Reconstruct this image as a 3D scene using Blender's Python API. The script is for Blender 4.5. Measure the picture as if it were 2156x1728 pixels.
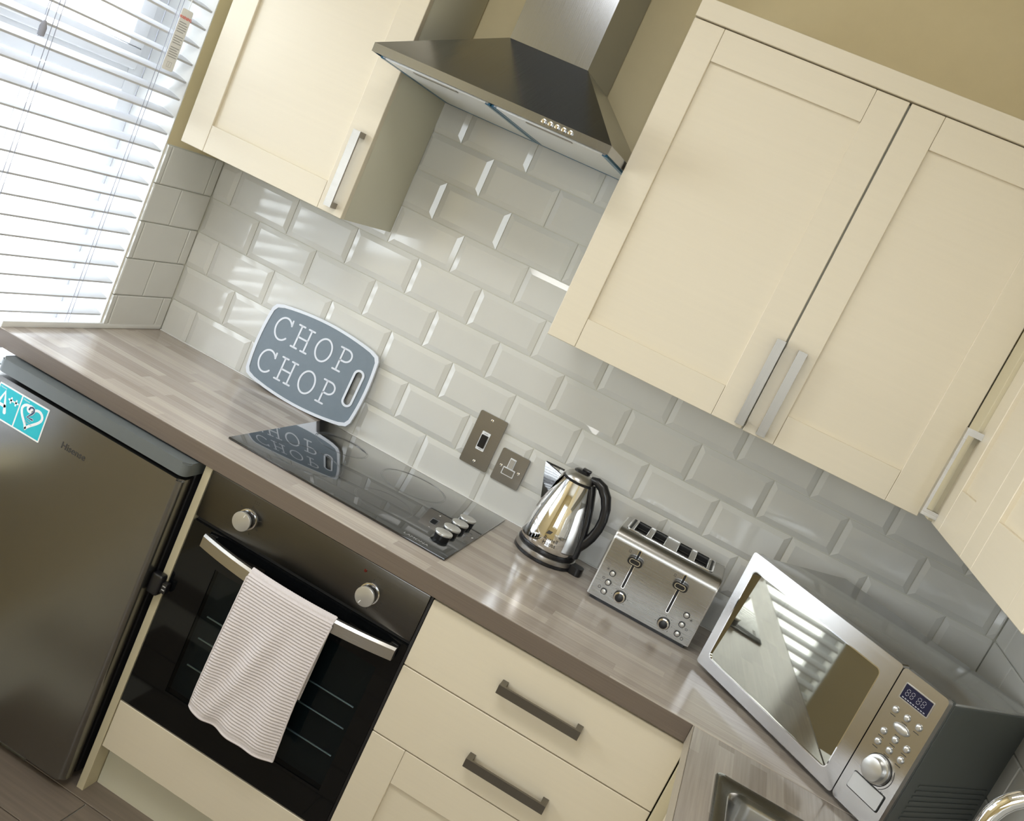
import bpy, bmesh, math, random
from mathutils import Vector, Matrix
random.seed(7)
for _o in list(bpy.data.objects):
    bpy.data.objects.remove(_o, do_unlink=True)
S = bpy.context.scene
COL = S.collection
R = math.radians
WT = 0.942                      # height of the worktop top above the floor; z below is measured from it

# ------------------------------------------------------------------ camera, sky, lamps, exposure
cam = bpy.data.cameras.new('camera')
cam.sensor_fit = 'HORIZONTAL'; cam.sensor_width = 36.0; cam.lens = 33.335
cam.clip_start = 0.01; cam.clip_end = 200
camo = bpy.data.objects.new('camera', cam); COL.objects.link(camo)
right = Vector((0.867, 0.273, 0.416)); down = Vector((0.45, -0.073, -0.89)); fwd = Vector((-0.213, 0.959, -0.186))
fwd.normalize(); right = (right - fwd * right.dot(fwd)).normalized(); down = fwd.cross(right)
M = Matrix((right, -down, -fwd)).transposed().to_4x4()
M.translation = Vector((1.6355, -2.462, 0.751 + WT))
camo.matrix_world = M
S.camera = camo

world = bpy.data.worlds.new('overcast'); S.world = world; world.use_nodes = True
wn = world.node_tree.nodes['Background']
wn.inputs[0].default_value = (0.91, 0.955, 1.0, 1); wn.inputs[1].default_value = 6.0

def portal(loc, rot, sx, sy):
    l = bpy.data.lights.new('window_portal', 'AREA'); l.shape = 'RECTANGLE'; l.size = sx; l.size_y = sy
    l.cycles.is_portal = True
    o = bpy.data.objects.new('window_portal', l); o.location = loc; o.rotation_euler = rot; COL.objects.link(o)
WIN_Y0, WIN_Y1, WIN_Z0, WIN_Z1 = -1.02, -0.265, -0.40, 1.30     # blind window in the left wall, running down behind the worktop end
portal((-0.20, (WIN_Y0 + WIN_Y1) / 2, (WIN_Z0 + WIN_Z1) / 2 + WT), (0, R(-90), 0), WIN_Z1 - WIN_Z0, WIN_Y1 - WIN_Y0)
LEFT_FILL = (-2.05, -1.13, 0.28, 0.92)                                  # unseen fill-light window added further along the left wall (y0,y1,z0,z1)
portal((-0.20, (LEFT_FILL[0] + LEFT_FILL[1]) / 2, (LEFT_FILL[2] + LEFT_FILL[3]) / 2 + WT), (0, R(-90), 0), LEFT_FILL[3] - LEFT_FILL[2], LEFT_FILL[1] - LEFT_FILL[0])
REAR_FILL = (0.95, 2.28, 0.18, 1.40)                                   # unseen window added for front fill, in the wall behind: x0,x1,z0,z1
portal(((REAR_FILL[0] + REAR_FILL[1]) / 2, -4.42, (REAR_FILL[2] + REAR_FILL[3]) / 2 + WT), (R(90), 0, 0), REAR_FILL[1] - REAR_FILL[0], REAR_FILL[3] - REAR_FILL[2])

lamp = bpy.data.lights.new('ceiling_lamp', 'AREA'); lamp.shape = 'RECTANGLE'; lamp.size = 1.0; lamp.size_y = .5; lamp.energy = 14; lamp.color = (1.0, .995, .98)
lo = bpy.data.objects.new('ceiling_lamp', lamp); lo.location = (.90, -1.85, 1.74 + WT); COL.objects.link(lo)

vs = S.view_settings
vs.view_transform = 'Standard'; vs.look = 'None'; vs.gamma = 1.0; vs.use_curve_mapping = False
vs.exposure = 0.40
S.cycles.max_bounces = 10; S.cycles.diffuse_bounces = 5; S.cycles.glossy_bounces = 5
S.cycles.transparent_max_bounces = 12; S.cycles.transmission_bounces = 6
S.cycles.sample_clamp_indirect = 8.0; S.cycles.caustics_reflective = False; S.cycles.caustics_refractive = False

# ------------------------------------------------------------------ materials
def mat(name, col=(.5, .5, .5), rough=.5, metal=0., spec=.5, coat=0., **kw):
    m = bpy.data.materials.new(name); m.use_nodes = True
    nt = m.node_tree; b = nt.nodes['Principled BSDF']
    b.inputs['Base Color'].default_value = (*col, 1); b.inputs['Roughness'].default_value = rough
    b.inputs['Metallic'].default_value = metal; b.inputs['Specular IOR Level'].default_value = spec
    b.inputs['Coat Weight'].default_value = coat; b.inputs['Coat Roughness'].default_value = kw.get('coat_rough', .05)
    if 'emit' in kw:
        b.inputs['Emission Color'].default_value = (*kw['emit'], 1); b.inputs['Emission Strength'].default_value = kw.get('estr', 1)
    if 'trans' in kw: b.inputs['Transmission Weight'].default_value = kw['trans']
    return m
def nodes(m): return m.node_tree.nodes, m.node_tree.links, m.node_tree.nodes['Principled BSDF']
def vary(m, scale=(8, 8, 8), amt=.08, bump=0., bscale=None, rvar=0., detail=4):
    """procedural grain: noise modulates the colour, roughness and relief"""
    N, L, b = nodes(m)
    tc = N.new('ShaderNodeTexCoord'); mp = N.new('ShaderNodeMapping'); mp.inputs['Scale'].default_value = scale
    L.new(tc.outputs['Object'], mp.inputs['Vector'])
    nz = N.new('ShaderNodeTexNoise'); nz.inputs['Scale'].default_value = 1; nz.inputs['Detail'].default_value = detail
    L.new(mp.outputs[0], nz.inputs['Vector'])
    c = b.inputs['Base Color'].default_value
    if amt:
        rp = N.new('ShaderNodeMix'); rp.data_type = 'RGBA'
        rp.inputs[6].default_value = (*[v * (1 - amt) for v in c[:3]], 1); rp.inputs[7].default_value = (*[min(1, v * (1 + amt)) for v in c[:3]], 1)
        L.new(nz.outputs['Fac'], rp.inputs[0]); L.new(rp.outputs[2], b.inputs['Base Color'])
    if rvar:
        mr = N.new('ShaderNodeMapRange'); r0 = b.inputs['Roughness'].default_value
        mr.inputs['To Min'].default_value = max(0, r0 - rvar); mr.inputs['To Max'].default_value = r0 + rvar
        L.new(nz.outputs['Fac'], mr.inputs['Value']); L.new(mr.outputs[0], b.inputs['Roughness'])
    if bump:
        bp = N.new('ShaderNodeBump'); bp.inputs['Strength'].default_value = bump; bp.inputs['Distance'].default_value = .002
        L.new(nz.outputs['Fac'], bp.inputs['Height']); L.new(bp.outputs[0], b.inputs['Normal'])
    return m
def butcher(name, ang, c1, c2, rough):
    """laminate printed as oak staves: brick rows give the staves, stretched noise gives the grain"""
    m = mat(name, c1, rough); N, L, b = nodes(m)
    tc = N.new('ShaderNodeTexCoord'); mp = N.new('ShaderNodeMapping'); mp.inputs['Rotation'].default_value = (0, 0, ang)
    L.new(tc.outputs['Object'], mp.inputs['Vector'])
    bk = N.new('ShaderNodeTexBrick'); bk.offset = .37; bk.offset_frequency = 2; bk.squash = 1.35; bk.squash_frequency = 3
    bk.inputs['Scale'].default_value = 1; bk.inputs['Brick Width'].default_value = .27; bk.inputs['Row Height'].default_value = .034
    bk.inputs['Mortar Size'].default_value = 0; bk.inputs['Color1'].default_value = (*c1, 1); bk.inputs['Color2'].default_value = (*c2, 1)
    L.new(mp.outputs[0], bk.inputs['Vector'])
    m2 = N.new('ShaderNodeMapping'); m2.inputs['Scale'].default_value = (5, 160, 1); L.new(mp.outputs[0], m2.inputs['Vector'])
    nz = N.new('ShaderNodeTexNoise'); nz.inputs['Scale'].default_value = 1; nz.inputs['Detail'].default_value = 6; L.new(m2.outputs[0], nz.inputs['Vector'])
    mr = N.new('ShaderNodeMapRange'); mr.inputs['To Min'].default_value = .72; mr.inputs['To Max'].default_value = 1.26; L.new(nz.outputs['Fac'], mr.inputs['Value'])
    mx = N.new('ShaderNodeMix'); mx.data_type = 'RGBA'; mx.blend_type = 'MULTIPLY'; mx.inputs[0].default_value = 1
    L.new(bk.outputs['Color'], mx.inputs[6]); L.new(mr.outputs[0], mx.inputs[7]); L.new(mx.outputs[2], b.inputs['Base Color'])
    return m

CREAM = vary(mat('cream_painted_timber', (.73, .66, .525), .42), (3, 3, 160), .025, .04)
CREAM2 = vary(mat('cream_carcass_board', (.64, .62, .50), .5), (4, 4, 4), .03)
OLIVE = vary(mat('cream_filler_board', (.60, .54, .38), .5), (4, 4, 4), .03)
WALLP = vary(mat('magnolia_wall_paint', (.71, .605, .375), .8), (30, 30, 30), .03, .05)
WHITE = vary(mat('white_paint', (.82, .82, .80), .5), (6, 6, 6), .02)
CEIL = vary(mat('ceiling_paint', (.80, .79, .75), .9), (20, 20, 20), .02)
UPVC = vary(mat('white_plastic_frame', (.82, .83, .85), .3), (4, 4, 4), .015)
GASKET = mat('black_rubber_gasket', (.03, .03, .045), .6)
TILE = vary(mat('glazed_tile_stone', (.69, .685, .65), .07, spec=.55), (9, 9, 9), .035)
GROUT = vary(mat('pale_grout', (.68, .67, .60), .8), (60, 60, 60), .05)
TOP = butcher('laminate_oak_stave_worktop', 0, (.56, .495, .43), (.39, .335, .29), .18)
TOPR = butcher('laminate_oak_stave_return', R(90), (.48, .43, .38), (.34, .295, .255), .18)
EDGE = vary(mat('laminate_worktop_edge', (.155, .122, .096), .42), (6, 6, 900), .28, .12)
EDGE_LIT = vary(mat('laminate_edge_lit', (.40, .35, .28), .42), (6, 6, 900), .2, .1)  # paler copy of the worktop edge, window-side light put into its colour
STEEL = vary(mat('brushed_stainless_steel', (.50, .485, .46), .30, 1.), (4, 4, 700), .06, .05, rvar=.06)
STEELD = vary(mat('dark_brushed_steel', (.33, .315, .29), .32, 1.), (3, 3, 600), .08, .05, rvar=.05)
STEELH = vary(mat('satin_hood_steel', (.32, .335, .36), .20, 1.), (600, 4, 4), .06, .04, rvar=.05)
STEELM = vary(mat('microwave_front_steel', (.52, .505, .49), .20, 1.), (4, 4, 700), .05, .04, rvar=.05)
NICKEL = vary(mat('brushed_nickel_handle', (.21, .195, .17), .34, 1.), (500, 500, 4), .06, .04)
FRIDGE = vary(mat('fridge_door_inox', (.25, .245, .235), .27, .95), (40, 40, 40), .02)
FRTOP = vary(mat('fridge_grey_plastic', (.135, .15, .152), .42), (40, 40, 40), .05)
CHROME = vary(mat('polished_chrome', (.80, .79, .78), .045, 1.), (5, 5, 5), .02)
SILVER = vary(mat('silver_plastic', (.62, .62, .61), .28, .75), (30, 30, 30), .02)
TOASTS = vary(mat('toaster_steel', (.31, .30, .28), .27, 1.), (4, 4, 700), .03, .015, rvar=.02)
SATIN = vary(mat('satin_toaster_top', (.42, .41, .385), .4, .45), (4, 4, 400), .05)
BLACK = vary(mat('black_plastic', (.012, .012, .014), .28), (20, 20, 20), .1)
BLACKM = vary(mat('black_matt_seal', (.010, .010, .011), .6), (20, 20, 20), .1)
BGLASS = vary(mat('black_ceramic_glass', (.010, .012, .014), .025, spec=.75, coat=.6), (9, 9, 9), .05)
STEELS = vary(mat('sink_steel', (.30, .295, .28), .22, 1.), (200, 200, 5), .06, .04, rvar=.05)
OVENST = vary(mat('oven_panel_steel', (.125, .12, .112), .30, 1.), (3, 3, 600), .08, .05, rvar=.05)
OGLASS = vary(mat('oven_black_glass', (.0035, .004, .0045), .05, spec=.32), (9, 9, 9), .05)
MGLASS = vary(mat('microwave_mirror_glass', (.26, .25, .205), .03, .9), (9, 9, 9), .05)
DISPLAY = vary(mat('display_navy', (.012, .014, .045), .12), (20, 20, 20), .05)
DIGIT = mat('display_segments', (.45, .45, .5), .5)
PRINT = mat('dark_print', (.035, .032, .03), .5)
PGREY = mat('grey_print', (.42, .42, .43), .6)
PWHITE = mat('white_print', (.85, .86, .88), .5)
RED = mat('red_print', (.80, .10, .07), .5)
LED = vary(mat('dark_red_lens', (.10, .008, .006), .2), (50, 50, 50), .05)
MWBODY = vary(mat('microwave_grey_enamel', (.44, .44, .42), .14, .6), (14, 14, 14), .04)
MWSIDE = vary(mat('microwave_dark_enamel', (.13, .142, .135), .3, .3), (14, 14, 14), .06)
TOWEL = vary(mat('pale_mauve_cotton', (.67, .625, .635), .95, spec=.1), (300, 300, 300), .10, .25)
BOARDG = vary(mat('slate_grey_board', (.185, .23, .275), .45), (60, 60, 60), .06, .03)
BOARDW = vary(mat('white_board_rim', (.76, .80, .88), .4), (20, 20, 20), .02)
TEAL = vary(mat('teal_label_print', (.015, .50, .60), .25), (9, 9, 9), .03)
NAVY = mat('navy_print', (.02, .06, .14), .4)
CARD = vary(mat('white_card', (.88, .88, .88), .6), (30, 30, 30), .02)
SLATM = vary(mat('white_faux_wood_slat', (.66, .67, .70), .4), (2, 40, 2), .02)
CORDM = mat('blind_cord', (.35, .36, .42), .7)
FILM = vary(mat('blue_protective_film', (.02, .13, .24), .3), (20, 20, 20), .2)
FILTER = vary(mat('aluminium_grease_filter', (.78, .79, .78), .45, .25), (900, 900, 900), .10, .4)
PLANK = vary(mat('wood_effect_floor_tile', (.19, .155, .125), .4), (4, 70, 4), .35, .06)
RACK = mat('oven_rack_chrome', (.75, .78, .78), .3, 1.)
CAVITY = vary(mat('oven_enamel', (.012, .017, .019), .45), (40, 40, 40), .2)
BRICK = vary(mat('red_brick_outside', (.40, .19, .14), .9), (9, 9, 30), .2)
LAWN = vary(mat('pale_paving', (.62, .61, .58), .9), (3, 3, 3), .1)
def glassmat(name, tint, gl):
    m = bpy.data.materials.new(name); m.use_nodes = True; N = m.node_tree.nodes; L = m.node_tree.links; N.clear()
    o = N.new('ShaderNodeOutputMaterial'); mx = N.new('ShaderNodeMixShader'); t = N.new('ShaderNodeBsdfTransparent'); g = N.new('ShaderNodeBsdfGlossy')
    lw = N.new('ShaderNodeFresnel'); lw.inputs['IOR'].default_value = gl
    t.inputs[0].default_value = (*tint, 1); g.inputs['Roughness'].default_value = .02
    nz = N.new('ShaderNodeTexNoise'); nz.inputs['Scale'].default_value = 2; mr = N.new('ShaderNodeMapRange'); mr.inputs['To Min'].default_value = .015; mr.inputs['To Max'].default_value = .03
    L.new(nz.outputs['Fac'], mr.inputs['Value']); L.new(mr.outputs[0], g.inputs['Roughness'])
    ge = N.new('ShaderNodeNewGeometry'); sb = N.new('ShaderNodeMath'); sb.operation = 'SUBTRACT'; sb.inputs[0].default_value = 1; L.new(ge.outputs['Backfacing'], sb.inputs[1])
    ml = N.new('ShaderNodeMath'); ml.operation = 'MULTIPLY'; L.new(lw.outputs[0], ml.inputs[0]); L.new(sb.outputs[0], ml.inputs[1]); L.new(ml.outputs[0], mx.inputs[0]); L.new(t.outputs[0], mx.inputs[1]); L.new(g.outputs[0], mx.inputs[2]); L.new(mx.outputs[0], o.inputs[0])
    return m
GLASS = glassmat('window_glass', (.97, .985, .99), 1.45)
SMOKE = glassmat('smoked_oven_glass', (.62, .68, .70), 1.35)

# ------------------------------------------------------------------ builders
ORI = {}
def thing(name, label, cat, loc, rz=0., group=None, kind=None, rot=None):
    o = bpy.data.objects.new(name, None); COL.objects.link(o); o.empty_display_size = .05
    o.location = (loc[0], loc[1], loc[2] + WT); o.rotation_euler = rot or (0, 0, rz)
    if label: o['label'] = label
    if cat: o['category'] = cat
    if group: o['group'] = group
    if kind: o['kind'] = kind
    ORI[o.name] = None if (rz or rot) else Vector((loc[0], loc[1], loc[2]))
    return o
def tag(o, label=None, cat=None, group=None, kind=None):
    if label: o['label'] = label
    if cat: o['category'] = cat
    if group: o['group'] = group
    if kind: o['kind'] = kind
    return o
class MB:
    """collects shapes in one bmesh and links them as one mesh object"""
    def __init__(s): s.b = bmesh.new()
    def add(s, verts, faces):
        vs_ = [s.b.verts.new(v) for v in verts]
        for f in faces:
            try: s.b.faces.new([vs_[i] for i in f])
            except ValueError: pass
        return s
    def box(s, x0, x1, y0, y1, z0, z1, bev=0., seg=2):
        r = bmesh.ops.create_cube(s.b, size=1, matrix=Matrix.Translation(((x0 + x1) / 2, (y0 + y1) / 2, (z0 + z1) / 2)) @ Matrix.Diagonal((abs(x1 - x0), abs(y1 - y0), abs(z1 - z0), 1)))
        if bev:
            es = list({e for v in r['verts'] for e in v.link_edges})
            bmesh.ops.bevel(s.b, geom=es, offset=bev, segments=seg, affect='EDGES', profile=.5)
        return s
    def cyl(s, c, r, h, axis='z', seg=32, r2=None, bev=0.):
        rot = {'z': Matrix.Identity(4), 'y': Matrix.Rotation(R(90), 4, 'X'), 'x': Matrix.Rotation(R(90), 4, 'Y')}[axis]
        k = bmesh.ops.create_cone(s.b, cap_ends=True, segments=seg, radius1=r, radius2=r if r2 is None else r2, depth=h, matrix=Matrix.Translation(c) @ rot)
        if bev:
            es = [e for e in {e for v in k['verts'] for e in v.link_edges} if any(len(f.verts) > 4 for f in e.link_faces)]
            bmesh.ops.bevel(s.b, geom=es, offset=bev, segments=2, affect='EDGES', profile=.5)
        return s
    def lathe(s, prof, c=(0, 0, 0), seg=48, sx=1., sy=1.):
        n = len(prof); vv = []
        for i in range(seg):
            a = 2 * math.pi * i / seg
            for r, z in prof: vv.append((c[0] + r * math.cos(a) * sx, c[1] + r * math.sin(a) * sy, c[2] + z))
        ff = [(i * n + j, ((i + 1) % seg) * n + j, ((i + 1) % seg) * n + j + 1, i * n + j + 1) for i in range(seg) for j in range(n - 1)]
        s.add(vv, ff); bmesh.ops.remove_doubles(s.b, verts=s.b.verts, dist=1e-6); return s
    def tube(s, pts, r, seg=12, closed=False, ell=1., up=None):
        P = [Vector(p) for p in pts]; n = len(P); rr = r if isinstance(r, (list, tuple)) else [r] * n
        vv = []; prev = None
        for i, p in enumerate(P):
            t = (P[(i + 1) % n] - P[i - 1]) if closed else (P[min(i + 1, n - 1)] - P[max(i - 1, 0)])
            t.normalize()
            if prev is None:
                a = Vector(up) if up else (Vector((0, 0, 1)) if abs(t.z) < .9 else Vector((1, 0, 0)))
                u = (a - t * a.dot(t)).normalized()
            else: u = (prev - t * prev.dot(t)).normalized()
            prev = u; w = t.cross(u)
            for k in range(seg):
                an = 2 * math.pi * k / seg; vv.append(p + u * (rr[i] * math.cos(an)) + w * (rr[i] * ell * math.sin(an)))
        ff = []
        for i in range(n if closed else n - 1):
            j = (i + 1) % n
            for k in range(seg): ff.append((i * seg + k, i * seg + (k + 1) % seg, j * seg + (k + 1) % seg, j * seg + k))
        if not closed: ff += [tuple(range(seg))[::-1], tuple(range((n - 1) * seg, n * seg))]
        return s.add(vv, ff)
    def prism(s, poly, fn, d0, d1):
        """poly in 2-D, fn(u, v, d) -> 3-D"""
        n = len(poly); vv = [fn(u, v, d0) for u, v in poly] + [fn(u, v, d1) for u, v in poly]
        return s.add(vv, [tuple(range(n))[::-1], tuple(range(n, 2 * n))] + [(i, (i + 1) % n, (i + 1) % n + n, i + n) for i in range(n)])
    def ring(s, outer, inner, fn, d0, d1):
        n = len(outer); vv = [fn(*p, d0) for p in outer] + [fn(*p, d0) for p in inner] + [fn(*p, d1) for p in outer] + [fn(*p, d1) for p in inner]
        ff = []
        for i in range(n):
            j = (i + 1) % n
            ff += [(i, j, n + j, n + i), (2 * n + i, 3 * n + i, 3 * n + j, 2 * n + j), (i, 2 * n + i, 2 * n + j, j), (n + i, n + j, 3 * n + j, 3 * n + i)]
        return s.add(vv, ff)
    def stroke(s, pts, w, fn, d0, d1, closed=False, caps=True):
        """flat ribbon of width w along a 2-D polyline with round ends, d0..d1 thick"""
        P = [Vector(p) for p in pts]; n = len(P); Lr = []; Rr = []
        for i in range(n):
            t = (P[(i + 1) % n] - P[i - 1]) if closed else (P[min(i + 1, n - 1)] - P[max(i - 1, 0)])
            t.normalize(); nn = Vector((-t.y, t.x)) * (w / 2); Lr.append(P[i] + nn); Rr.append(P[i] - nn)
        if closed: return s.ring([tuple(p) for p in Lr], [tuple(p) for p in Rr], fn, d0, d1)
        def cap(c, a0): return [(c.x + w / 2 * math.cos(a0 + k * math.pi / 6), c.y + w / 2 * math.sin(a0 + k * math.pi / 6)) for k in range(1, 6)] if caps else []
        te = (P[-1] - P[-2]); ts = (P[1] - P[0])
        ang_e = math.atan2(te.y, te.x); ang_s = math.atan2(ts.y, ts.x)
        vv = [fn(*p, d) for d in (d0, d1) for i in range(n) for p in (Lr[i], Rr[i])]
        ff = []
        for i in range(n - 1):
            a = 2 * i
            ff += [(a, a + 1, a + 3, a + 2), tuple(2 * n + q for q in (a, a + 2, a + 3, a + 1)), (a, a + 2, 2 * n + a + 2, 2 * n + a), (a + 1, 2 * n + a + 1, 2 * n + a + 3, a + 3)]
        s.add(vv, ff)
        for c, a0, p0, p1 in ((P[-1], ang_e - math.pi / 2, Rr[-1], Lr[-1]), (P[0], ang_s + math.pi / 2, Lr[0], Rr[0])):
            if caps: s.prism([tuple(p0)] + cap(c, a0) + [tuple(p1)], fn, d0, d1)
        return s
    def text(s, body, size, fn, d=0., ext=0., align='LEFT', bold=0.):
        cu = bpy.data.curves.new('t', 'FONT'); cu.body = body; cu.size = size; cu.extrude = ext; cu.align_x = align; cu.resolution_u = 3; cu.offset = bold
        ob = bpy.data.objects.new('t', cu); COL.objects.link(ob)
        me = bpy.data.meshes.new_from_object(ob)
        s.add([fn(v.co.x, v.co.y, d + v.co.z) for v in me.vertices], [tuple(p.vertices) for p in me.polygons])
        bpy.data.objects.remove(ob); bpy.data.curves.remove(cu); bpy.data.meshes.remove(me); return s
    def mesh(s, name, m, off=None, smooth=35):
        if off is not None: bmesh.ops.translate(s.b, verts=s.b.verts, vec=-off)
        bmesh.ops.recalc_face_normals(s.b, faces=s.b.faces)
        me = bpy.data.meshes.new(name); s.b.to_mesh(me); s.b.free(); me.materials.append(m)
        if smooth: me.shade_smooth(); me.set_sharp_from_angle(angle=R(smooth))
        return me
    def build(s, name, m, parent=None, smooth=35, pivot=None):
        """vertices are given in kitchen coordinates unless the parent thing is rotated (then in the thing's own)"""
        if parent is not None:
            off = ORI.get(parent.name); me = s.mesh(name, m, off, smooth)
            o = bpy.data.objects.new(name, me); COL.objects.link(o); o.parent = parent; ORI[o.name] = off
        else:
            bb = [v.co for v in s.b.verts]
            lo = Vector([min(v[i] for v in bb) for i in range(3)]); hi = Vector([max(v[i] for v in bb) for i in range(3)])
            pv = Vector(((lo.x + hi.x) / 2, (lo.y + hi.y) / 2, lo.z)) if pivot is None else Vector(pivot)
            me = s.mesh(name, m, pv, smooth); o = bpy.data.objects.new(name, me); COL.objects.link(o)
            o.location = (pv.x, pv.y, pv.z + WT); ORI[o.name] = pv
        return o
def box(name, m, parent, x0, x1, y0, y1, z0, z1, bev=0.): return MB().box(x0, x1, y0, y1, z0, z1, bev).build(name, m, parent)
XZ = lambda y: (lambda u, v, d: (u, y - d, v))           # front-facing plane (towards the room)
def rrect(x0, x1, z0, z1, r, n=5):
    out = []
    for cx, cz, a in ((x1 - r, z1 - r, 0), (x0 + r, z1 - r, 90), (x0 + r, z0 + r, 180), (x1 - r, z0 + r, 270)):
        out += [(cx + r * math.cos(R(a + 90 * k / n)), cz + r * math.sin(R(a + 90 * k / n))) for k in range(n + 1)]
    return out
def circ(cx, cz, r, n=32): return [(cx + r * math.cos(2 * math.pi * k / n), cz + r * math.sin(2 * math.pi * k / n)) for k in range(n)]

# ------------------------------------------------------------------ room shell
XR, YF, ZC, FL = 2.41, -4.3, 1.78, -WT
def wallq(name, b, m=WALLP): return tag(b.build(name, m, None, 0), kind='structure')
floor = wallq('floor', MB().box(-.12, XR + .1, YF - .12, .1, FL - .1, FL), GROUT)
ceiling = wallq('ceiling', MB().box(-.12, XR + .1, YF - .12, .1, ZC, ZC + .1), CEIL)
wall_back = wallq('wall_back', MB().box(-.12, XR + .1, .0, .1, FL, ZC))
wall_right = wallq('wall_right', MB().box(XR, XR + .1, YF, 0, FL, ZC))
b = MB(); t_ = -.22
b.box(t_, 0, YF, LEFT_FILL[0], FL, ZC).box(t_, 0, LEFT_FILL[1], WIN_Y0, FL, ZC).box(t_, 0, LEFT_FILL[0], LEFT_FILL[1], FL, LEFT_FILL[2]).box(t_, 0, LEFT_FILL[0], LEFT_FILL[1], LEFT_FILL[3], ZC); b.box(t_, 0, WIN_Y1, 0, FL, ZC); b.box(t_, 0, WIN_Y0, WIN_Y1, FL, WIN_Z0); b.box(t_, 0, WIN_Y0, WIN_Y1, WIN_Z1, ZC)
wall_left = wallq('wall_left', b)
b = MB(); b.box(-.12, REAR_FILL[0], YF - .12, YF, FL, ZC).box(REAR_FILL[1], XR + .1, YF - .12, YF, FL, ZC).box(REAR_FILL[0], REAR_FILL[1], YF - .12, YF, REAR_FILL[3], ZC).box(REAR_FILL[0], REAR_FILL[1], YF - .12, YF, FL, REAR_FILL[2])
wall_front = wallq('wall_front', b)

# floor planks
pm = MB().box(-.2985, .2985, -.0735, .0735, 0, .006, .0012, 1).mesh('plank', PLANK)
for r in range(20):
    yc = -.627 + .075 - .15 * r + .15
    for c in range(-1, 5):
        xc = .69 + .3 + .6 * (c - 1) + (.3 if r % 2 == 0 else 0) - (.3 if r % 2 == 0 else 0) + (.2 * (r % 3) - .4 if r != 2 else 0)
        if r == 2: xc = .69 + .3 + .6 * (c - 1)
        if xc - .3 < 0 or xc + .3 > XR or yc - .08 < YF: continue
        o = bpy.data.objects.new('plank', pm); COL.objects.link(o); o.parent = floor
        o.location = Vector((xc, yc, FL)) - ORI[floor.name]

# ------------------------------------------------------------------ metro tiles, each its own piece
_tm = {}
def tile_mesh(w, h, l=True, r=True, t=True, bo=True, flat=False):
    key = (round(w, 3), round(h, 3), l, r, t, bo, flat)
    if key not in _tm:
        g = .0013; bv = .003 if flat else .0145; d0 = .0060 if flat else .0035; d1 = .0078; b = MB()
        x0, x1, z0, z1 = g, w - g, g, h - g
        X0, X1, Z0, Z1 = x0 + (bv if l else 0), x1 - (bv if r else 0), z0 + (bv if bo else 0), z1 - (bv if t else 0)
        vv = [(x0, 0, z0), (x1, 0, z0), (x1, 0, z1), (x0, 0, z1), (x0, -d0, z0), (x1, -d0, z0), (x1, -d0, z1), (x0, -d0, z1), (X0, -d1, Z0), (X1, -d1, Z0), (X1, -d1, Z1), (X0, -d1, Z1)]
        ff = [(4, 5, 9, 8), (5, 6, 10, 9), (6, 7, 11, 10), (7, 4, 8, 11), (8, 9, 10, 11), (0, 1, 5, 4), (1, 2, 6, 5), (2, 3, 7, 6), (3, 0, 4, 7)]
        _tm[key] = b.add(vv, ff).mesh('tile', TILE, None, 0)
    return _tm[key]
PT, PL, TW = .108, -.006, .2
ROWX = {1: .012, 2: .003, 3: -.003, 4: -.006, 5: -.014, 6: -.019, 7: -.024, 8: -.029, 9: -.034}
def lay(parent, rz, a0, a1, rows, first, origin, dirv, flat=False):
    """rows of running-bond tiles from a0 to a1 along dirv; cut where they meet the ends"""
    for r in rows:
        z0 = 0.001 if r == 1 else PL + PT * (r - 1); h = PL + PT * r - z0
        x = first(r)
        while x > a0: x -= TW
        while x < a1 - .004:
            s, e = max(x, a0), min(x + TW, a1)
            if e - s > .012:
                o = bpy.data.objects.new('tile', tile_mesh(e - s, h, s == x or r % 2 == 0, e == x + TW, True, r > 1, flat)); COL.objects.link(o); o.parent = parent
                p = Vector(origin) + Vector(dirv) * s; p.z = z0
                o.location = p - ORI[parent.name]; o.rotation_euler = (0, 0, rz)
            x += TW
    b = MB()
grout_back = MB().box(0.001, XR - .001, -.0012, -.00005, 0, PL + PT * 9 + .001).build('grout', GROUT, wall_back, 0)
lay(wall_back, 0, 0.009, XR - .009, range(1, 10), lambda r: .186 + (0 if r % 2 == 0 else .1) + ROWX[r], (0, 0, 0), (1, 0, 0))
MB().box(.00005, .0012, WIN_Y1, -.001, 0, PL + PT * 5 + .001).build('grout', GROUT, wall_left, 0)
MB().box(XR - .0012, XR - .00005, -2.2, -.001, 0, PL + PT * 5 + .001).build('grout', GROUT, wall_right, 0)
# left return faces +x : local +x runs towards +y, so walk from the window edge to the corner
lay(wall_left, R(90), 0, -WIN_Y1 - .009, range(1, 6), lambda r: (.02 if r % 2 else .12), (0, WIN_Y1, 0), (0, 1, 0), True)
# right wall faces -x : local +x runs towards -y from the corner
lay(wall_right, R(-90), .009, 2.2, range(1, 6), lambda r: (.1 if r % 2 == 0 else .19), (XR, 0, 0), (0, -1, 0), True)
tag(MB().box(.010, XR - .010, -.014, -.008, 0, .0035, .0015).build('trim_1', WHITE, None), kind='structure')

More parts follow.
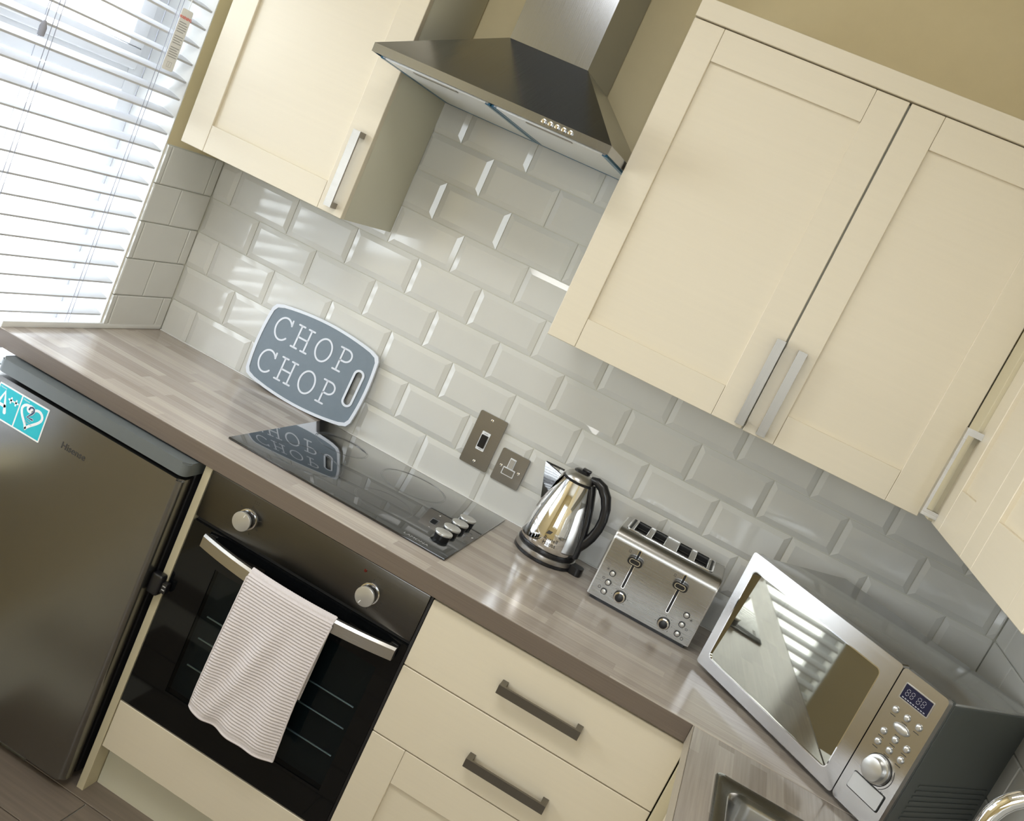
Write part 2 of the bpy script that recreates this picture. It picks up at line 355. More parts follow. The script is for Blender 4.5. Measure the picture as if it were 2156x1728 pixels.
# ------------------------------------------------------------------ window, reveal and blind
YM = (WIN_Y0 + WIN_Y1) / 2
win = thing('window_1', None, None, (-.15, YM, WIN_Z0), kind='structure')
F0, F1 = -.20, -.135
b = MB(); fw_ = .062
b.box(F0, F1, WIN_Y1 - fw_, WIN_Y1, WIN_Z0, WIN_Z1, .004).box(F0, F1, WIN_Y0, WIN_Y0 + fw_, WIN_Z0, WIN_Z1, .004)
b.box(F0, F1, WIN_Y0 + fw_, WIN_Y1 - fw_, WIN_Z0, WIN_Z0 + .06, .004).box(F0, F1, WIN_Y0 + fw_, WIN_Y1 - fw_, WIN_Z1 - .06, WIN_Z1, .004)
b.box(F0, F1, WIN_Y0 + fw_, WIN_Y1 - fw_, .612, .672, .004)
b.build('window_frame', UPVC, win)
b = MB(); ys0, ys1, zs0, zs1 = WIN_Y0 + fw_, WIN_Y1 - fw_, .672, WIN_Z1 - .06
b.box(F0 + .01, F1 + .022, ys0, ys1, zs0, zs0 + .055, .006).box(F0 + .01, F1 + .022, ys0, ys1, zs1 - .055, zs1, .006)
b.box(F0 + .01, F1 + .022, ys0, ys0 + .055, zs0 + .055, zs1 - .055, .006).box(F0 + .01, F1 + .022, ys1 - .055, ys1, zs0 + .055, zs1 - .055, .006)
sash = b.build('top_sash', UPVC, win)
box('gasket', GASKET, sash, F1 + .002, F1 + .008, ys1 + .0005, ys1 + .008, zs0, zs1)
box('pane', GLASS, win, -.172, -.166, WIN_Y0 + fw_, WIN_Y1 - fw_, WIN_Z0 + .06, .612)
box('pane', GLASS, win, -.172, -.166, ys0 + .055, ys1 - .055, zs0 + .055, zs1 - .055)
b = MB(); b.box(F1 + .022, F1 + .04, -.86, -.83, zs0 + .01, zs0 + .04, .004).box(F1 + .032, F1 + .046, -.85, -.72, zs0 + .016, zs0 + .034, .005)
b.build('window_handle', UPVC, win)
# white plaster lining of the opening and the sill strip level with the worktop
b = MB()
b.box(-.135, -.0005, WIN_Y1 - .0035, WIN_Y1 - .0005, WIN_Z0, WIN_Z1).box(-.135, -.0005, WIN_Y0 + .0005, WIN_Y0 + .0035, WIN_Z0, WIN_Z1)
b.box(-.135, -.0005, WIN_Y0, WIN_Y1, WIN_Z1 - .0035, WIN_Z1 - .0005)
tag(b.build('trim_2', WHITE, None, 0), kind='structure')
tag(MB().box(.0005, .008, -.612, -.012, .0008, .016, .002).build('trim_3', WHITE, None), kind='structure')

bl = thing('venetian_blind', 'wide white slatted blind hanging in the window over the left end of the worktop', 'blind', (-.028, YM, WIN_Z0 + .006))
tilt = R(13); sy0, sy1 = WIN_Y0 + .008, WIN_Y1 - .007
sm = MB()
n_ = 7; hw = .0245; th = .005
prof = [(-hw + 2 * hw * k / n_, .0016 * (1 - (2 * k / n_ - 1) ** 2)) for k in range(n_ + 1)]
poly = [(x, z + th / 2) for x, z in prof] + [(x, z - th / 2) for x, z in prof[::-1]]
slat_me = sm.prism(poly, lambda u, v, d: (u * math.cos(tilt) + v * math.sin(tilt), d, -u * math.sin(tilt) + v * math.cos(tilt)), sy0 - YM, sy1 - YM).mesh('slat', SLATM, None, 30)
z = .042 - 8 * .0472
while z < WIN_Z1 - .07:
    o = bpy.data.objects.new('slat', slat_me); COL.objects.link(o); o.parent = bl
    o.location = (0, 0, z - WIN_Z0 - .006); z += .0472
zt = WIN_Z1 - .06
box('head_rail', SLATM, bl, -.056, -.002, sy0, sy1, zt, zt + .05, .003)
for yc in (-.40, -.745):
    b = MB()
    for dy, x in ((0, -.0015), (.026, -.0525), (0.013, -.0015)):
        b.tube([(x, yc + dy, WIN_Z0 + .03), (x, yc + dy, zt)], .0008, 6)
    b.build('ladder_cord', CORDM, bl)
b = MB(); b.tube([(.004, -.772, .70), (.004, -.772, zt)], .0009, 6).lathe([(0, 0), (.007, .002), (.008, .02), (.003, .034), (0, .034)], (.004, -.772, .668), 12)
b.build('pull_cord', CORDM, bl)

wt_ = thing('warning_tag', 'small white warning card hanging in front of the blind slats', 'tag', (.006, -.372, .705))
rot90 = lambda u, v, d: (.006 + d, -.372 + u, v)
MB().prism(rrect(-.0215, .0215, .708, .862, .005), rot90, 0, .0008).build('card', CARD, wt_, 0)
MB().text('WARNING', .0098, lambda u, v, d: rot90(u, v + .838, d), .0011, 0, 'CENTER', .0003).build('red_heading', RED, wt_, 0)
b = MB()
for i in range(16):
    if i in (5, 10): continue
    zz = .829 - i * .0058; b.box(.0069, .0071, -.372 - .0165, -.372 + (.0165 if i % 4 else .010), zz - .0011, zz + .0011)
b.box(.0069, .0071, -.380, -.364, .716, .7166).box(.0069, .0071, -.380, -.364, .7288, .7294).box(.0069, .0071, -.3803, -.3797, .716, .7294).box(.0069, .0071, -.3643, -.3637, .716, .7294)
b.stroke([(-.374, .718), (-.372, .724), (-.373, .727)], .001, lambda u, v, d: (.0069 + d, u, v), 0, .0002)
b.build('printed_lines', PGREY, wt_, 0)
MB().tube([(.0066, -.372, .858), (.0066, -.371, .90), (.003, -.37, WIN_Z1 - .02)], .0012, 6).build('cord', WHITE, wt_)

# added fill-light windows: left wall, then behind the camera
w2_ = thing('fill_window_left', None, None, (-.15, (LEFT_FILL[0] + LEFT_FILL[1]) / 2, LEFT_FILL[2]), kind='structure')
b = MB(); y0, y1, z0, z1 = LEFT_FILL
b.box(F0, F1, y0, y0 + .05, z0, z1).box(F0, F1, y1 - .05, y1, z0, z1).box(F0, F1, y0 + .05, y1 - .05, z0, z0 + .05).box(F0, F1, y0 + .05, y1 - .05, z1 - .05, z1)
b.build('window_frame', UPVC, w2_, 0)
box('pane', GLASS, w2_, -.172, -.166, y0 + .05, y1 - .05, z0 + .05, z1 - .05)
dr = thing('fill_window_rear', None, None, ((REAR_FILL[0] + REAR_FILL[1]) / 2, YF - .06, REAR_FILL[2]), kind='structure')
b = MB(); x0, x1, z0, z1 = REAR_FILL
b.box(x0, x0 + .045, YF - .09, YF - .03, z0, z1).box(x1 - .045, x1, YF - .09, YF - .03, z0, z1).box(x0 + .07, x1 - .07, YF - .09, YF - .03, z1 - .07, z1).box(x0 + .07, x1 - .07, YF - .09, YF - .03, z0, z0 + .09)
b.build('window_frame', UPVC, dr)
for a, c in ((x0 + .07, x1 - .07),): box('pane', GLASS, dr, a, c, YF - .064, YF - .058, z0 + .09, z1 - .07)

# ------------------------------------------------------------------ worktops
WE = 1.826
wk = thing('worktop', 'long oak stave laminate worktop running along the tiled back wall', 'worktop', (1.2, -.3, -.042))
MB().box(.002, XR - .002, -.6135, -.0012, -.042, 0, .0012, 1).build('surface', TOP, wk)
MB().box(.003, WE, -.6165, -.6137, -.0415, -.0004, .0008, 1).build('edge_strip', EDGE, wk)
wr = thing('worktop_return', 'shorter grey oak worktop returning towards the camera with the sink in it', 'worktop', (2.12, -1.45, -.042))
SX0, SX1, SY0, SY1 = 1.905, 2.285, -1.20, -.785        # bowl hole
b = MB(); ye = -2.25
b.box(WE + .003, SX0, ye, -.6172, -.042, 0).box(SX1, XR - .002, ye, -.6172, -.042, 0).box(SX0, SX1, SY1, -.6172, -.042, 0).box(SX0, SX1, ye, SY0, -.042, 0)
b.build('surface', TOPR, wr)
MB().box(WE, WE + .0028, ye, -.6172, -.0415, -.0004, .0008, 1).build('edge_strip', EDGE_LIT, wr)

# ------------------------------------------------------------------ sink and tap
sk = thing('sink', 'stainless steel inset sink with rounded rim in the worktop return', 'sink', (2.12, -1.3, 0))
ox0, ox1, oy0, oy1 = 1.885, 2.322, -1.85, -.752
XY = lambda u, v, d: (u, v, d)
def rr2(x0, x1, y0, y1, r): return rrect(x0, x1, y0, y1, r, 6)
loops = [(rr2(ox0, ox1, oy0, oy1, .016), 0.0002), (rr2(ox0 + .001, ox1 - .001, oy0 + .001, oy1 - .001, .016), .0035), (rr2(ox0 + .005, ox1 - .005, oy0 + .005, oy1 - .005, .014), .0048), (rr2(ox0 + .012, ox1 - .012, oy0 + .012, oy1 - .012, .012), .0030)]
hole = rr2(SX0 + .006, SX1 - .006, SY0 + .006, SY1 - .006, .035)
vv = []; ff = []; n = len(loops[0][0])
for lp, z in loops + [(hole, .0030)]: vv += [(x, y, z) for x, y in lp]
for i in range(len(loops)):
    for j in range(n): ff.append((i * n + j, i * n + (j + 1) % n, (i + 1) * n + (j + 1) % n, (i + 1) * n + j))
MB().add(vv, ff).build('rim', STEELS, sk, 30)
vv = []; ff = []
bl_ = [(0, 0.0030, .035), (.004, .0005, .035), (.009, -.010, .04), (.012, -.12, .05), (.022, -.142, .05), (.05, -.150, .05)]
for ins, z, r in bl_: vv += [(x, y, z) for x, y in rr2(SX0 + .006 + ins, SX1 - .006 - ins, SY0 + .006 + ins, SY1 - .006 - ins, r)]
for i in range(len(bl_) - 1):
    for j in range(n): ff.append((i * n + j, i * n + (j + 1) % n, (i + 1) * n + (j + 1) % n, (i + 1) * n + j))
ff.append(tuple(range((len(bl_) - 1) * n, len(bl_) * n)))
MB().add(vv, ff).build('bowl', STEELS, sk, 50)
b = MB().cyl((2.10, -1.0, -.1485), .042, .002, seg=32).cyl((2.10, -1.0, -.147), .024, .003, seg=24); b.build('waste', CHROME, sk)
b = MB()
for i in range(7): b.tube([(1.95 + i * .05, -1.78, .0035), (1.95 + i * .05, -1.27, .0035)], .003, 8)
b.build('drainer_ridge', STEEL, sk)
tp = thing('mixer_tap', 'polished chrome swan neck tap arching over the sink at the right edge', 'tap', (2.356, -1.0, .001))
cx, cz, RR = 2.281, .252, .075
path = [(2.356, -1.0, .03), (2.356, -1.0, .15)] + [(cx + RR * math.cos(R(a)), -1.0, cz + RR * math.sin(R(a))) for a in range(0, 181, 12)] + [(2.206, -1.0, .215)]
MB().tube(path, .0125, 20).build('spout', CHROME, tp)
MB().lathe([(0, .001), (.026, .001), (.026, .006), (.021, .012), (.021, .055), (.016, .062), (0, .062)], (2.356, -1.0, 0), 32).build('base', CHROME, tp)
b = MB().tube([(2.356, -1.02, .035), (2.356, -1.06, .05), (2.356, -1.10, .058)], .006, 12); b.build('lever', CHROME, tp)

# ------------------------------------------------------------------ doors, drawers and handles
def to_front(y):            # plane facing the room
    return lambda u, v, d: (u, y - d, v)
def to_side(x):             # plane facing the left (towards the window); u runs along y towards the camera
    return lambda u, v, d: (x - d, -u, v)
def shaker(parent, fn, u0, u1, v0, v1, st=.07, name='door', th=.02, m=None):
    """frame-and-panel door: two stiles, two rails with a fine joint, a recessed panel"""
    m = m or CREAM
    d_ = MB(); e = .0007
    def bx(b, a0, a1, c0, c1, t0, t1): return b.prism([(a0, c0), (a1, c0), (a1, c1), (a0, c1)], fn, t0, t1)
    bx(d_, u0 + st * .5, u1 - st * .5, v0 + st * .5, v1 - st * .5, 0.003, th - .0092)
    door = d_.build(name, m, parent, 0)
    for a0, a1 in ((u0, u0 + st), (u1 - st, u1)):
        q = MB(); bx(q, a0, a1, v0, v1, 0, th); bmesh.ops.bevel(q.b, geom=list(q.b.edges), offset=.0012, segments=1, affect='EDGES'); q.build('stile', m, door, 0)
    for c0, c1 in ((v0, v0 + st), (v1 - st, v1)):
        q = MB(); bx(q, u0 + st + e, u1 - st - e, c0, c1, 0, th - .0004); bmesh.ops.bevel(q.b, geom=list(q.b.edges), offset=.0007, segments=1, affect='EDGES'); q.build('rail', m, door, 0)
    return door
def slab(parent, fn, u0, u1, v0, v1, name='drawer', th=.02):
    q = MB().prism([(u0, v0), (u1, v0), (u1, v1), (u0, v1)], fn, 0, th)
    bmesh.ops.bevel(q.b, geom=list(q.b.edges), offset=.0012, segments=1, affect='EDGES')
    return q.build(name, CREAM, parent, 0)
def dhandle(parent, fn, a, c, w=.02, vertical=False, base=.02, proj=.032, t=.0065, m=None):
    """square D handle: flat bar and two posts bent back to the door, a/c = ends along its length, w across"""
    m = m or NICKEL
    q = MB()
    u0, v0 = a; u1, v1 = c
    if vertical:
        r1 = [(u0 - w / 2, v0), (u0 + w / 2, v0), (u0 + w / 2, v1), (u0 - w / 2, v1)]
        ends = [[(u0 - w / 2, z_), (u0 + w / 2, z_), (u0 + w / 2, z_ + s * .0135), (u0 - w / 2, z_ + s * .0135)] for z_, s in ((v0, 1), (v1, -1))]
    else:
        r1 = [(u0, v0 - w / 2), (u1, v0 - w / 2), (u1, v0 + w / 2), (u0, v0 + w / 2)]
        ends = [[(x_, v0 - w / 2), (x_ + s * .0135, v0 - w / 2), (x_ + s * .0135, v0 + w / 2), (x_, v0 + w / 2)] for x_, s in ((u0, 1), (u1, -1))]
    q.prism(r1, fn, base + proj - t, base + proj)
    h = q.build('handle', m, parent, 0)
    for e_ in ends: MB().prism(e_, fn, base, base + proj - t).build('handle_post', m, h, 0)
    return h

# base run: end panel, oven housing, drawers
BY = -.58                    # carcass front; doors stand 20 mm proud at y = -.60
OX0, OX1 = .655, 1.238
ep = tag(MB().box(.634, .653, -.602, -.02, FL, -.0425, .0008, 1).build('end_panel', OLIVE, None, 0), 'narrow cream end panel standing between the fridge and the oven', 'panel')
oh = thing('oven_housing', 'cream base unit around the built-in oven with a plain panel below it', 'cabinet', (.95, -.3, FL))
b = MB().box(.6545, .656, -.578, -.02, -.80, -.0425).box(1.2365, 1.2395, -.578, -.02, -.80, -.0425).box(.656, 1.2365, -.578, -.02, -.80, -.7)
b.build('carcass', CREAM2, oh, 0)
slab(oh, to_front(BY), OX0, OX1, -.803, -.672, 'filler_panel')
box('plinth', CREAM2, oh, .655, 1.84, -.552, -.535, FL, -.8035)
dw = thing('drawer_unit', 'cream base unit with two drawers over a panelled door, right of the oven', 'cabinet', (1.54, -.3, FL))
box('carcass', CREAM2, dw, 1.2425, 1.838, -.578, -.02, -.80, -.0425)
dd = slab(dw, to_front(BY), 1.2425, 1.836, -.2145, -.052); dhandle(dd, to_front(BY), (1.450, -.138), (1.641, -.138))
dd = slab(dw, to_front(BY), 1.2425, 1.836, -.3865, -.2175); dhandle(dd, to_front(BY), (1.456, -.319), (1.647, -.319))
shaker(dw, to_front(BY), 1.2425, 1.836, -.80, -.3895, .085)
ru = thing('sink_base_unit', 'cream base unit under the worktop return, door facing the window', 'cabinet', (2.1, -1.4, FL))
b = MB().box(1.882, XR - .01, -2.2, -.62, -.80, -.19); b.build('carcass', CREAM2, ru, 0)
MB().box(1.8385, 1.881, -.6205, -.6005, FL, -.0425, .0008, 1).build('corner_post', OLIVE, ru, 0)
shaker(ru, to_side(1.881), .624, 1.22, -.80, -.052, .085); shaker(ru, to_side(1.881), 1.224, 1.82, -.80, -.052, .085)
box('plinth', CREAM2, ru, 1.90, 1.915, -2.2, -.62, FL, -.803)

# wall units
UT, UB = 1.293, .556
def wall_y(d): return -.30
w1 = thing('wall_cabinet', 'cream single wall cabinet left of the cooker hood, beside the window', 'cabinet', (.32, -.15, UB))
L0, L1 = .075, .567
box('carcass', CREAM2, w1, L0 + .002, L1 - .001, -.299, -.009, .562, UT + .006, .0006)
dr1 = shaker(w1, to_front(-.30), L0, L1, .562, UT + .006, .0695)
dhandle(dr1, to_front(-.30), (L1 - .031, .578), (L1 - .031, .772), vertical=True, m=STEELD)
w2 = thing('double_wall_cabinet', 'cream double wall cabinet right of the cooker hood with paired handles', 'cabinet', (1.6, -.15, .535))
Z0 = .535; A0, A1, A2 = 1.158, 1.648, 2.052
box('carcass', CREAM2, w2, A0 + .002, A2 - .002, -.299, -.009, Z0, UT, .0006)
d1_ = shaker(w2, to_front(-.30), A0, A1 - .0022, Z0, UT, .0715); dhandle(d1_, to_front(-.30), (1.637, .546), (1.637, .748), vertical=True)
d2_ = shaker(w2, to_front(-.30), A1 + .0022, A2, Z0, UT, .0715); dhandle(d2_, to_front(-.30), (1.688, .543), (1.688, .744), vertical=True)
b = MB().box(A0, A2 - .004, -.3265, -.009, UT + .0025, UT + .046, .001, 1); b.build('cornice', CREAM, w2, 0)
w3 = thing('side_wall_cabinet', 'pale wall cabinet on the right wall, doors facing the window', 'cabinet', (2.24, -.8, .545))
P0 = .415; SXF = 2.082
box('carcass', CREAM2, w3, SXF + .001, XR - .009, -1.46, -P0, .548, UT)
MB().box(2.0535, 2.0815, -P0, -.323, .548, UT, .0008, 1).build('corner_post', OLIVE, w3, 0)
da = shaker(w3, to_side(SXF), P0 + .001, P0 + .318, .546, UT, .09, m=CREAM); dhandle(da, to_side(SXF), (P0 + .018, .556), (P0 + .018, .748), vertical=True, m=STEEL)
shaker(w3, to_side(SXF), P0 + .321, P0 + .75, .546, UT, .09, m=CREAM)
MB().box(2.054, XR - .01, -1.46, -.328, UT + .0025, UT + .046, .001, 1).build('cornice', CREAM, w3, 0)

# ------------------------------------------------------------------ cooker hood
hd = thing('cooker_hood', 'stainless steel chimney cooker hood hanging over the hob', 'hood', (.865, -.25, .93))
HX0, HX1, HY, HZ0, HZ1, CZ = .5735, 1.1545, -.50, .938, .957, 1.114
CX0, CX1, CY = .760, .970, -.26
b = MB(); yb = -.009
# skirt: front and side bands, open below
b.box(HX0, HX1, HY, HY + .002, HZ0, HZ1).box(HX0, HX0 + .002, HY + .002, yb, HZ0, HZ1).box(HX1 - .002, HX1, HY + .002, yb, HZ0, HZ1)
b.build('front_band', STEELH, hd, 0)
vv = [(HX0, HY, HZ1), (HX1, HY, HZ1), (HX1, yb, HZ1), (HX0, yb, HZ1), (CX0, CY, CZ), (CX1, CY, CZ), (CX1, yb, CZ), (CX0, yb, CZ)]
MB().add(vv, [(0, 1, 5, 4), (1, 2, 6, 5), (3, 0, 4, 7), (4, 5, 6, 7), (0, 3, 2, 1), (2, 3, 7, 6)]).build('canopy', STEELH, hd, 0)
MB().box(CX0 + .0015, CX1 - .0015, CY + .0015, yb, CZ + .0005, ZC - .001).build('chimney', STEELH, hd, 0)
box('base_plate', STEEL, hd, HX0 + .003, HX1 - .003, HY + .003, yb, HZ0 + .003, HZ0 + .006)
xm = (HX0 + HX1) / 2
for a0, a1 in ((HX0 + .012, xm - .006), (xm + .006, HX1 - .012)):
    f_ = box('grease_filter', FILTER, hd, a0, a1, HY + .035, yb - .04, HZ0 - .002, HZ0 + .003, .001)
    MB().box(a0 + .0085, a1 - .0085, yb - .048, yb - .036, HZ0 - .0028, HZ0 + .002).box(a0 - .004, a0 + .008, HY + .035, yb - .036, HZ0 - .0028, HZ0 + .002).box(a1 - .008, a1 + .004, HY + .035, yb - .036, HZ0 - .0028, HZ0 + .002).build('film_strip', FILM, f_, 0)
    MB().box((a0 + a1) / 2 - .055, (a0 + a1) / 2 + .055, HY + .036, HY + .052, HZ0 - .004, HZ0 - .002).build('filter_latch', STEELD, f_, 0)
box('rear_film', FILM, hd, HX0 + .004, HX1 - .004, yb - .016, yb - .008, HZ0 - .0005, HZ0 + .003)
for i in range(5):
    xb = 1.000 + i * .0158
    MB().cyl((xb, HY - .003, .9475), .0052, .006, 'y', 20, bev=.0012).build('button', CHROME, hd)

# ------------------------------------------------------------------ fridge
fr = thing('fridge', 'grey steel under-counter fridge with a teal energy sticker, left of the oven', 'fridge', (.345, -.37, FL))
FX0, FX1, FY = .066, .620, -.652
box('body', BLACKM, fr, FX0 + .004, FX1 - .004, -.592, -.09, FL + .03, -.082, .004)
b = MB(); b.prism(rrect(FX0, FX1, FY + .002, -.08, .016), lambda u, v, d: (u, v, d), -.079, -.0465)
bmesh.ops.bevel(b.b, geom=[e for e in b.b.edges if abs(e.verts[0].co.z - e.verts[1].co.z) < 1e-6 and e.verts[0].co.z > -.05], offset=.0035, segments=2, affect='EDGES')
b.build('top_panel', FRTOP, fr)
b = MB(); b.prism(rrect(FX0, FX1, FY, -.604, .014), lambda u, v, d: (u, v, d), -.908, -.0875)
bmesh.ops.bevel(b.b, geom=[e for e in b.b.edges if abs(e.verts[0].co.z - e.verts[1].co.z) < 1e-6], offset=.005, segments=2, affect='EDGES')
fd = b.build('door', FRIDGE, fr)
box('door_seal', BLACKM, fr, FX0 + .008, FX1 - .008, -.6035, -.5925, -.90, -.09)
b = MB()
for x_ in (FX0 + .04, FX1 - .04): b.cyl((x_, -.56, FL + .0155), .017, .030, seg=20)
for x_ in (FX0 + .04, FX1 - .04): b.cyl((x_, -.14, FL + .0155), .017, .030, seg=20)
b.build('foot', BLACK, fr)
MB().text('Hisense', .0225, lambda u, v, d: (.302 + u, FY - .0004 - d, -.166 + v), 0, .0003, 'LEFT', .0002).build('brand_lettering', PRINT, fd, 0)
SH = .021
sx0, sx1, sz0, sz1 = .071 + SH, .222 + SH, -.186, -.100
fs = to_front(FY - .0002)
st = MB().prism(rrect(sx0, sx1, sz0, sz1, .002), fs, 0, .0004).build('energy_sticker', CARD, fd, 0)
sm_ = .1415 + SH
fs0 = fs
fq = lambda u, v, d: fs0(u + SH, v, d)
MB().prism([(sx0 + .003, sz0 + .004), (sm_ - .002, sz0 + .004), (sm_ - .002, sz1 - .004), (sx0 + .003, sz1 - .004)], fs, .0005, .0007).prism([(sm_ + .002, sz0 + .004), (sx1 - .0035, sz0 + .004), (sx1 - .0035, sz1 - .004), (sm_ + .002, sz1 - .004)], fs, .0005, .0007).build('teal_field', TEAL, st, 0)
b = MB(); W_ = lambda pts, w: b.stroke(pts, w, fq, .0008, .0010)
W_([(.0775, -.163), (.0935, -.116), (.1085, -.163)], .009); W_([(.0835, -.149), (.1035, -.149)], .0075)
for px_ in (.1155, .1305): W_([(px_ - .006, -.128), (px_ + .006, -.128)], .0046); W_([(px_, -.134), (px_, -.122)], .0046)
hp = []
for k in range(41):
    a = 2 * math.pi * k / 40; hx = 16 * math.sin(a) ** 3; hz = 13 * math.cos(a) - 5 * math.cos(2 * a) - 2 * math.cos(3 * a) - math.cos(4 * a)
    hp.append((.1805 + hx * .0019 - max(0, -hz) * .0003, -.137 + hz * (.0017 if hz > 0 else .0021)))
b.stroke(hp[:-1], .0065, fq, .0008, .0010, True)
b.prism(circ(.172, -.1225, .010, 20), fq, .0008, .00095)
b.text('Hisense', .0058, lambda u, v, d: fq(.0765 + u, v - .1105, d), .0008).text('Hisense', .0058, lambda u, v, d: fq(.1465 + u, v - .1105, d), .0008)
b.build('white_print', PWHITE, st, 0)
b = MB(); two = [(.170, -.124), (.172, -.1185), (.1775, -.116), (.183, -.1185), (.1845, -.1245), (.181, -.131), (.171, -.1435), (.1865, -.1435)]
b.stroke(two, .0066, fq, .0011, .0012); b.build('numeral_rim', PWHITE, st, 0)
b = MB(); b.stroke(two, .0044, fq, .0013, .0014); b.build('numeral', NAVY, st, 0)
b = MB().text('2 Year', .0056, lambda u, v, d: fq(.170 + u, v - .1525, d), .0011).text('Warranty', .0056, lambda u, v, d: fq(.168 + u, v - .1585, d), .0011); b.build('small_print', PGREY, st, 0)
# black door catch between fridge and oven
la = thing('appliance_catch', 'small black plastic catch between the fridge door and the oven', 'catch', (.638, -.612, -.37))
MB().box(.6225, .6525, -.628, -.6025, -.378, -.325, .006, 3).build('housing', BLACK, la)
MB().box(.652, .668, -.6225, -.6045, -.366, -.338, .004, 2).build('hook', BLACK, la)
b = MB()
for z_ in (-.346, -.355): b.box(.6575, .6655, -.6232, -.6224, z_ - .0013, z_ + .0013)
b.build('light_marks', PGREY, la, 0)

# ------------------------------------------------------------------ built-in oven
ov = thing('oven', 'built-in black glass oven with steel control panel and towel on its handle', 'oven', (.95, -.3, -.668))
b = MB().box(OX0 + .012, OX1 - .012, -.5775, -.05, -.662, -.05)
b.build('casing', BLACKM, ov, 0)
pn = MB().box(OX0 + .001, OX1 - .0035, -.603, -.5785, -.163, -.0475, .0025, 2).build('control_panel', OVENST, ov)
box('vent_gap', BLACKM, ov, OX0 + .004, OX1 - .003, -.592, -.579, -.1735, -.1632)
box('side_trim', BLACKM, ov, OX1 - .0032, OX1 + .003, -.6, -.5785, -.668, -.0475, .0008)
# glass door: black border and a smoked window with racks behind
DX0, DX1, DZ0, DZ1 = OX0 + .001, OX1 - .0035, -.667, -.174
wx0, wx1, wz0, wz1 = .752, 1.190, -.585, -.255
b = MB(); b.ring([(DX0, DZ0), (DX1, DZ0), (DX1, DZ1), (DX0, DZ1)], [(wx0, wz0), (wx1, wz0), (wx1, wz1), (wx0, wz1)], to_front(-.579), 0, .022)
dg = b.build('glass_door', OGLASS, ov, 0)
MB().prism([(wx0, wz0), (wx1, wz0), (wx1, wz1), (wx0, wz1)], to_front(-.5955), 0, .0035).build('window', SMOKE, dg, 0)
b = MB().prism([(wx0 - .002, wz0 - .002), (wx1 + .002, wz0 - .002), (wx1 + .002, wz1 + .002), (wx0 - .002, wz1 + .002)], to_front(-.5785), 0, .0015); b.build('liner', CAVITY, dg, 0)
MB().box(DX0 + .002, DX1 - .002, -.6, -.5795, -.1795, -.1768, .0006, 1).build('top_bevel', FRTOP, dg, 0)
for zr in (-.374, -.432, -.505):
    b = MB(); b.tube([(.772, -.5865, zr), (1.178, -.5865, zr)], .0022, 8)
    b.build('rack', RACK, ov)
# bowed handle
b = MB(); nseg = 28; hx0, hx1 = .704, 1.2175; pts = []
for i in range(nseg + 1):
    u = i / nseg; x = hx0 + (hx1 - hx0) * u; y = -.622 - .040 * (1 - (2 * u - 1) ** 2); pts.append((x, y))
vv = []
for x, y in pts: vv += [(x, y, -.2135), (x, y, -.1885), (x, y + .005, -.183), (x, y + .014, -.183), (x, y + .014, -.2135)]
ff = []
for i in range(nseg):
    for k in range(5): ff.append((i * 5 + k, i * 5 + (k + 1) % 5, (i + 1) * 5 + (k + 1) % 5, (i + 1) * 5 + k))
ff += [(0, 1, 2, 3, 4), tuple(nseg * 5 + k for k in range(5))]
hb = MB().add(vv, ff).build('handle', STEEL, dg, 25)
for x in (hx0 + .012, hx1 - .012): MB().box(x - .01, x + .01, -.612, -.6015, -.2105, -.186, .002).build('handle_post', STEEL, hb)
for i, (xk, zk, an) in enumerate(((.778, -.1085, 78), (1.108, -.1135, 248))):
    kb = MB().cyl((xk, -.6045, zk), .0245, .003, 'y', 40, bev=.0008).build('knob', CHROME, ov)
    MB().cyl((xk, -.6145, zk), .0215, .017, 'y', 40).build('knob_skirt', BLACK, kb)
    MB().cyl((xk, -.6265, zk), .0228, .007, 'y', 40, bev=.0014).build('knob_cap', SILVER, kb)
    c_, s_ = math.cos(R(an)), math.sin(R(an))
    MB().stroke([(xk + .0125 * c_, zk + .0125 * s_), (xk + .019 * c_, zk + .019 * s_)], .0016, to_front(-.6301), 0, .0003).build('pointer', PWHITE, kb, 0)
    b = MB(); fp = to_front(-.6030)
    for a in ((88, 20, 340, 300, 255, 140) if i == 0 else (95, 160, 183, 205, 232, 283, 325, 350)):
        ca, sa = math.cos(R(a)), math.sin(R(a)); b.stroke([(xk + .0305 * ca, zk + .0305 * sa), (xk + .0345 * ca, zk + .0345 * sa)], .0022, fp, 0, .0003)
    for q in range(6 if i == 0 else 3): b.prism(circ(xk + .002 + (q % 3) * .005, zk + .043 + (q // 3) * .005, .0011, 8), fp, 0, .0003)
    tag(b.build('dial_marks', PRINT, pn, 0), kind='stuff')
MB().cyl((1.079, -.6036, -.0715), .0036, .0022, 'y', 20, bev=.0006).build('indicator_lamp', LED, ov)

# ------------------------------------------------------------------ towel over the oven handle
tw = thing('tea_towel', 'pale ribbed cotton towel draped over the oven door handle', 'towel', (.967, -.672, -.55))
TX0, TX1 = .856, 1.078
def handle_y(x):
    u = (x - hx0) / (hx1 - hx0); return -.622 - .040 * (1 - (2 * u - 1) ** 2)
zb, zback = -.548, -.40
top_r = .0115
seg_front = .548 - .195; total = seg_front + math.pi * top_r + (.40 - .195)
nu, nv = 110, 620
vv = []
def fold(u, s):
    """sideways waves that grow towards the hem; s = distance below the handle"""
    g = min(1, s / .30)
    f = .006 * g * math.sin(2.2 * math.pi * (u + .35 * s / .33) + .6) + .0035 * g * math.sin(5.3 * math.pi * u - 3 * s + 1.1)
    f += .014 * g * math.exp(-((u - (.62 - 1.25 * s)) / .10) ** 2) * (s > .02)
    f += .010 * g * math.exp(-((u - .03) / .09) ** 2)
    return f
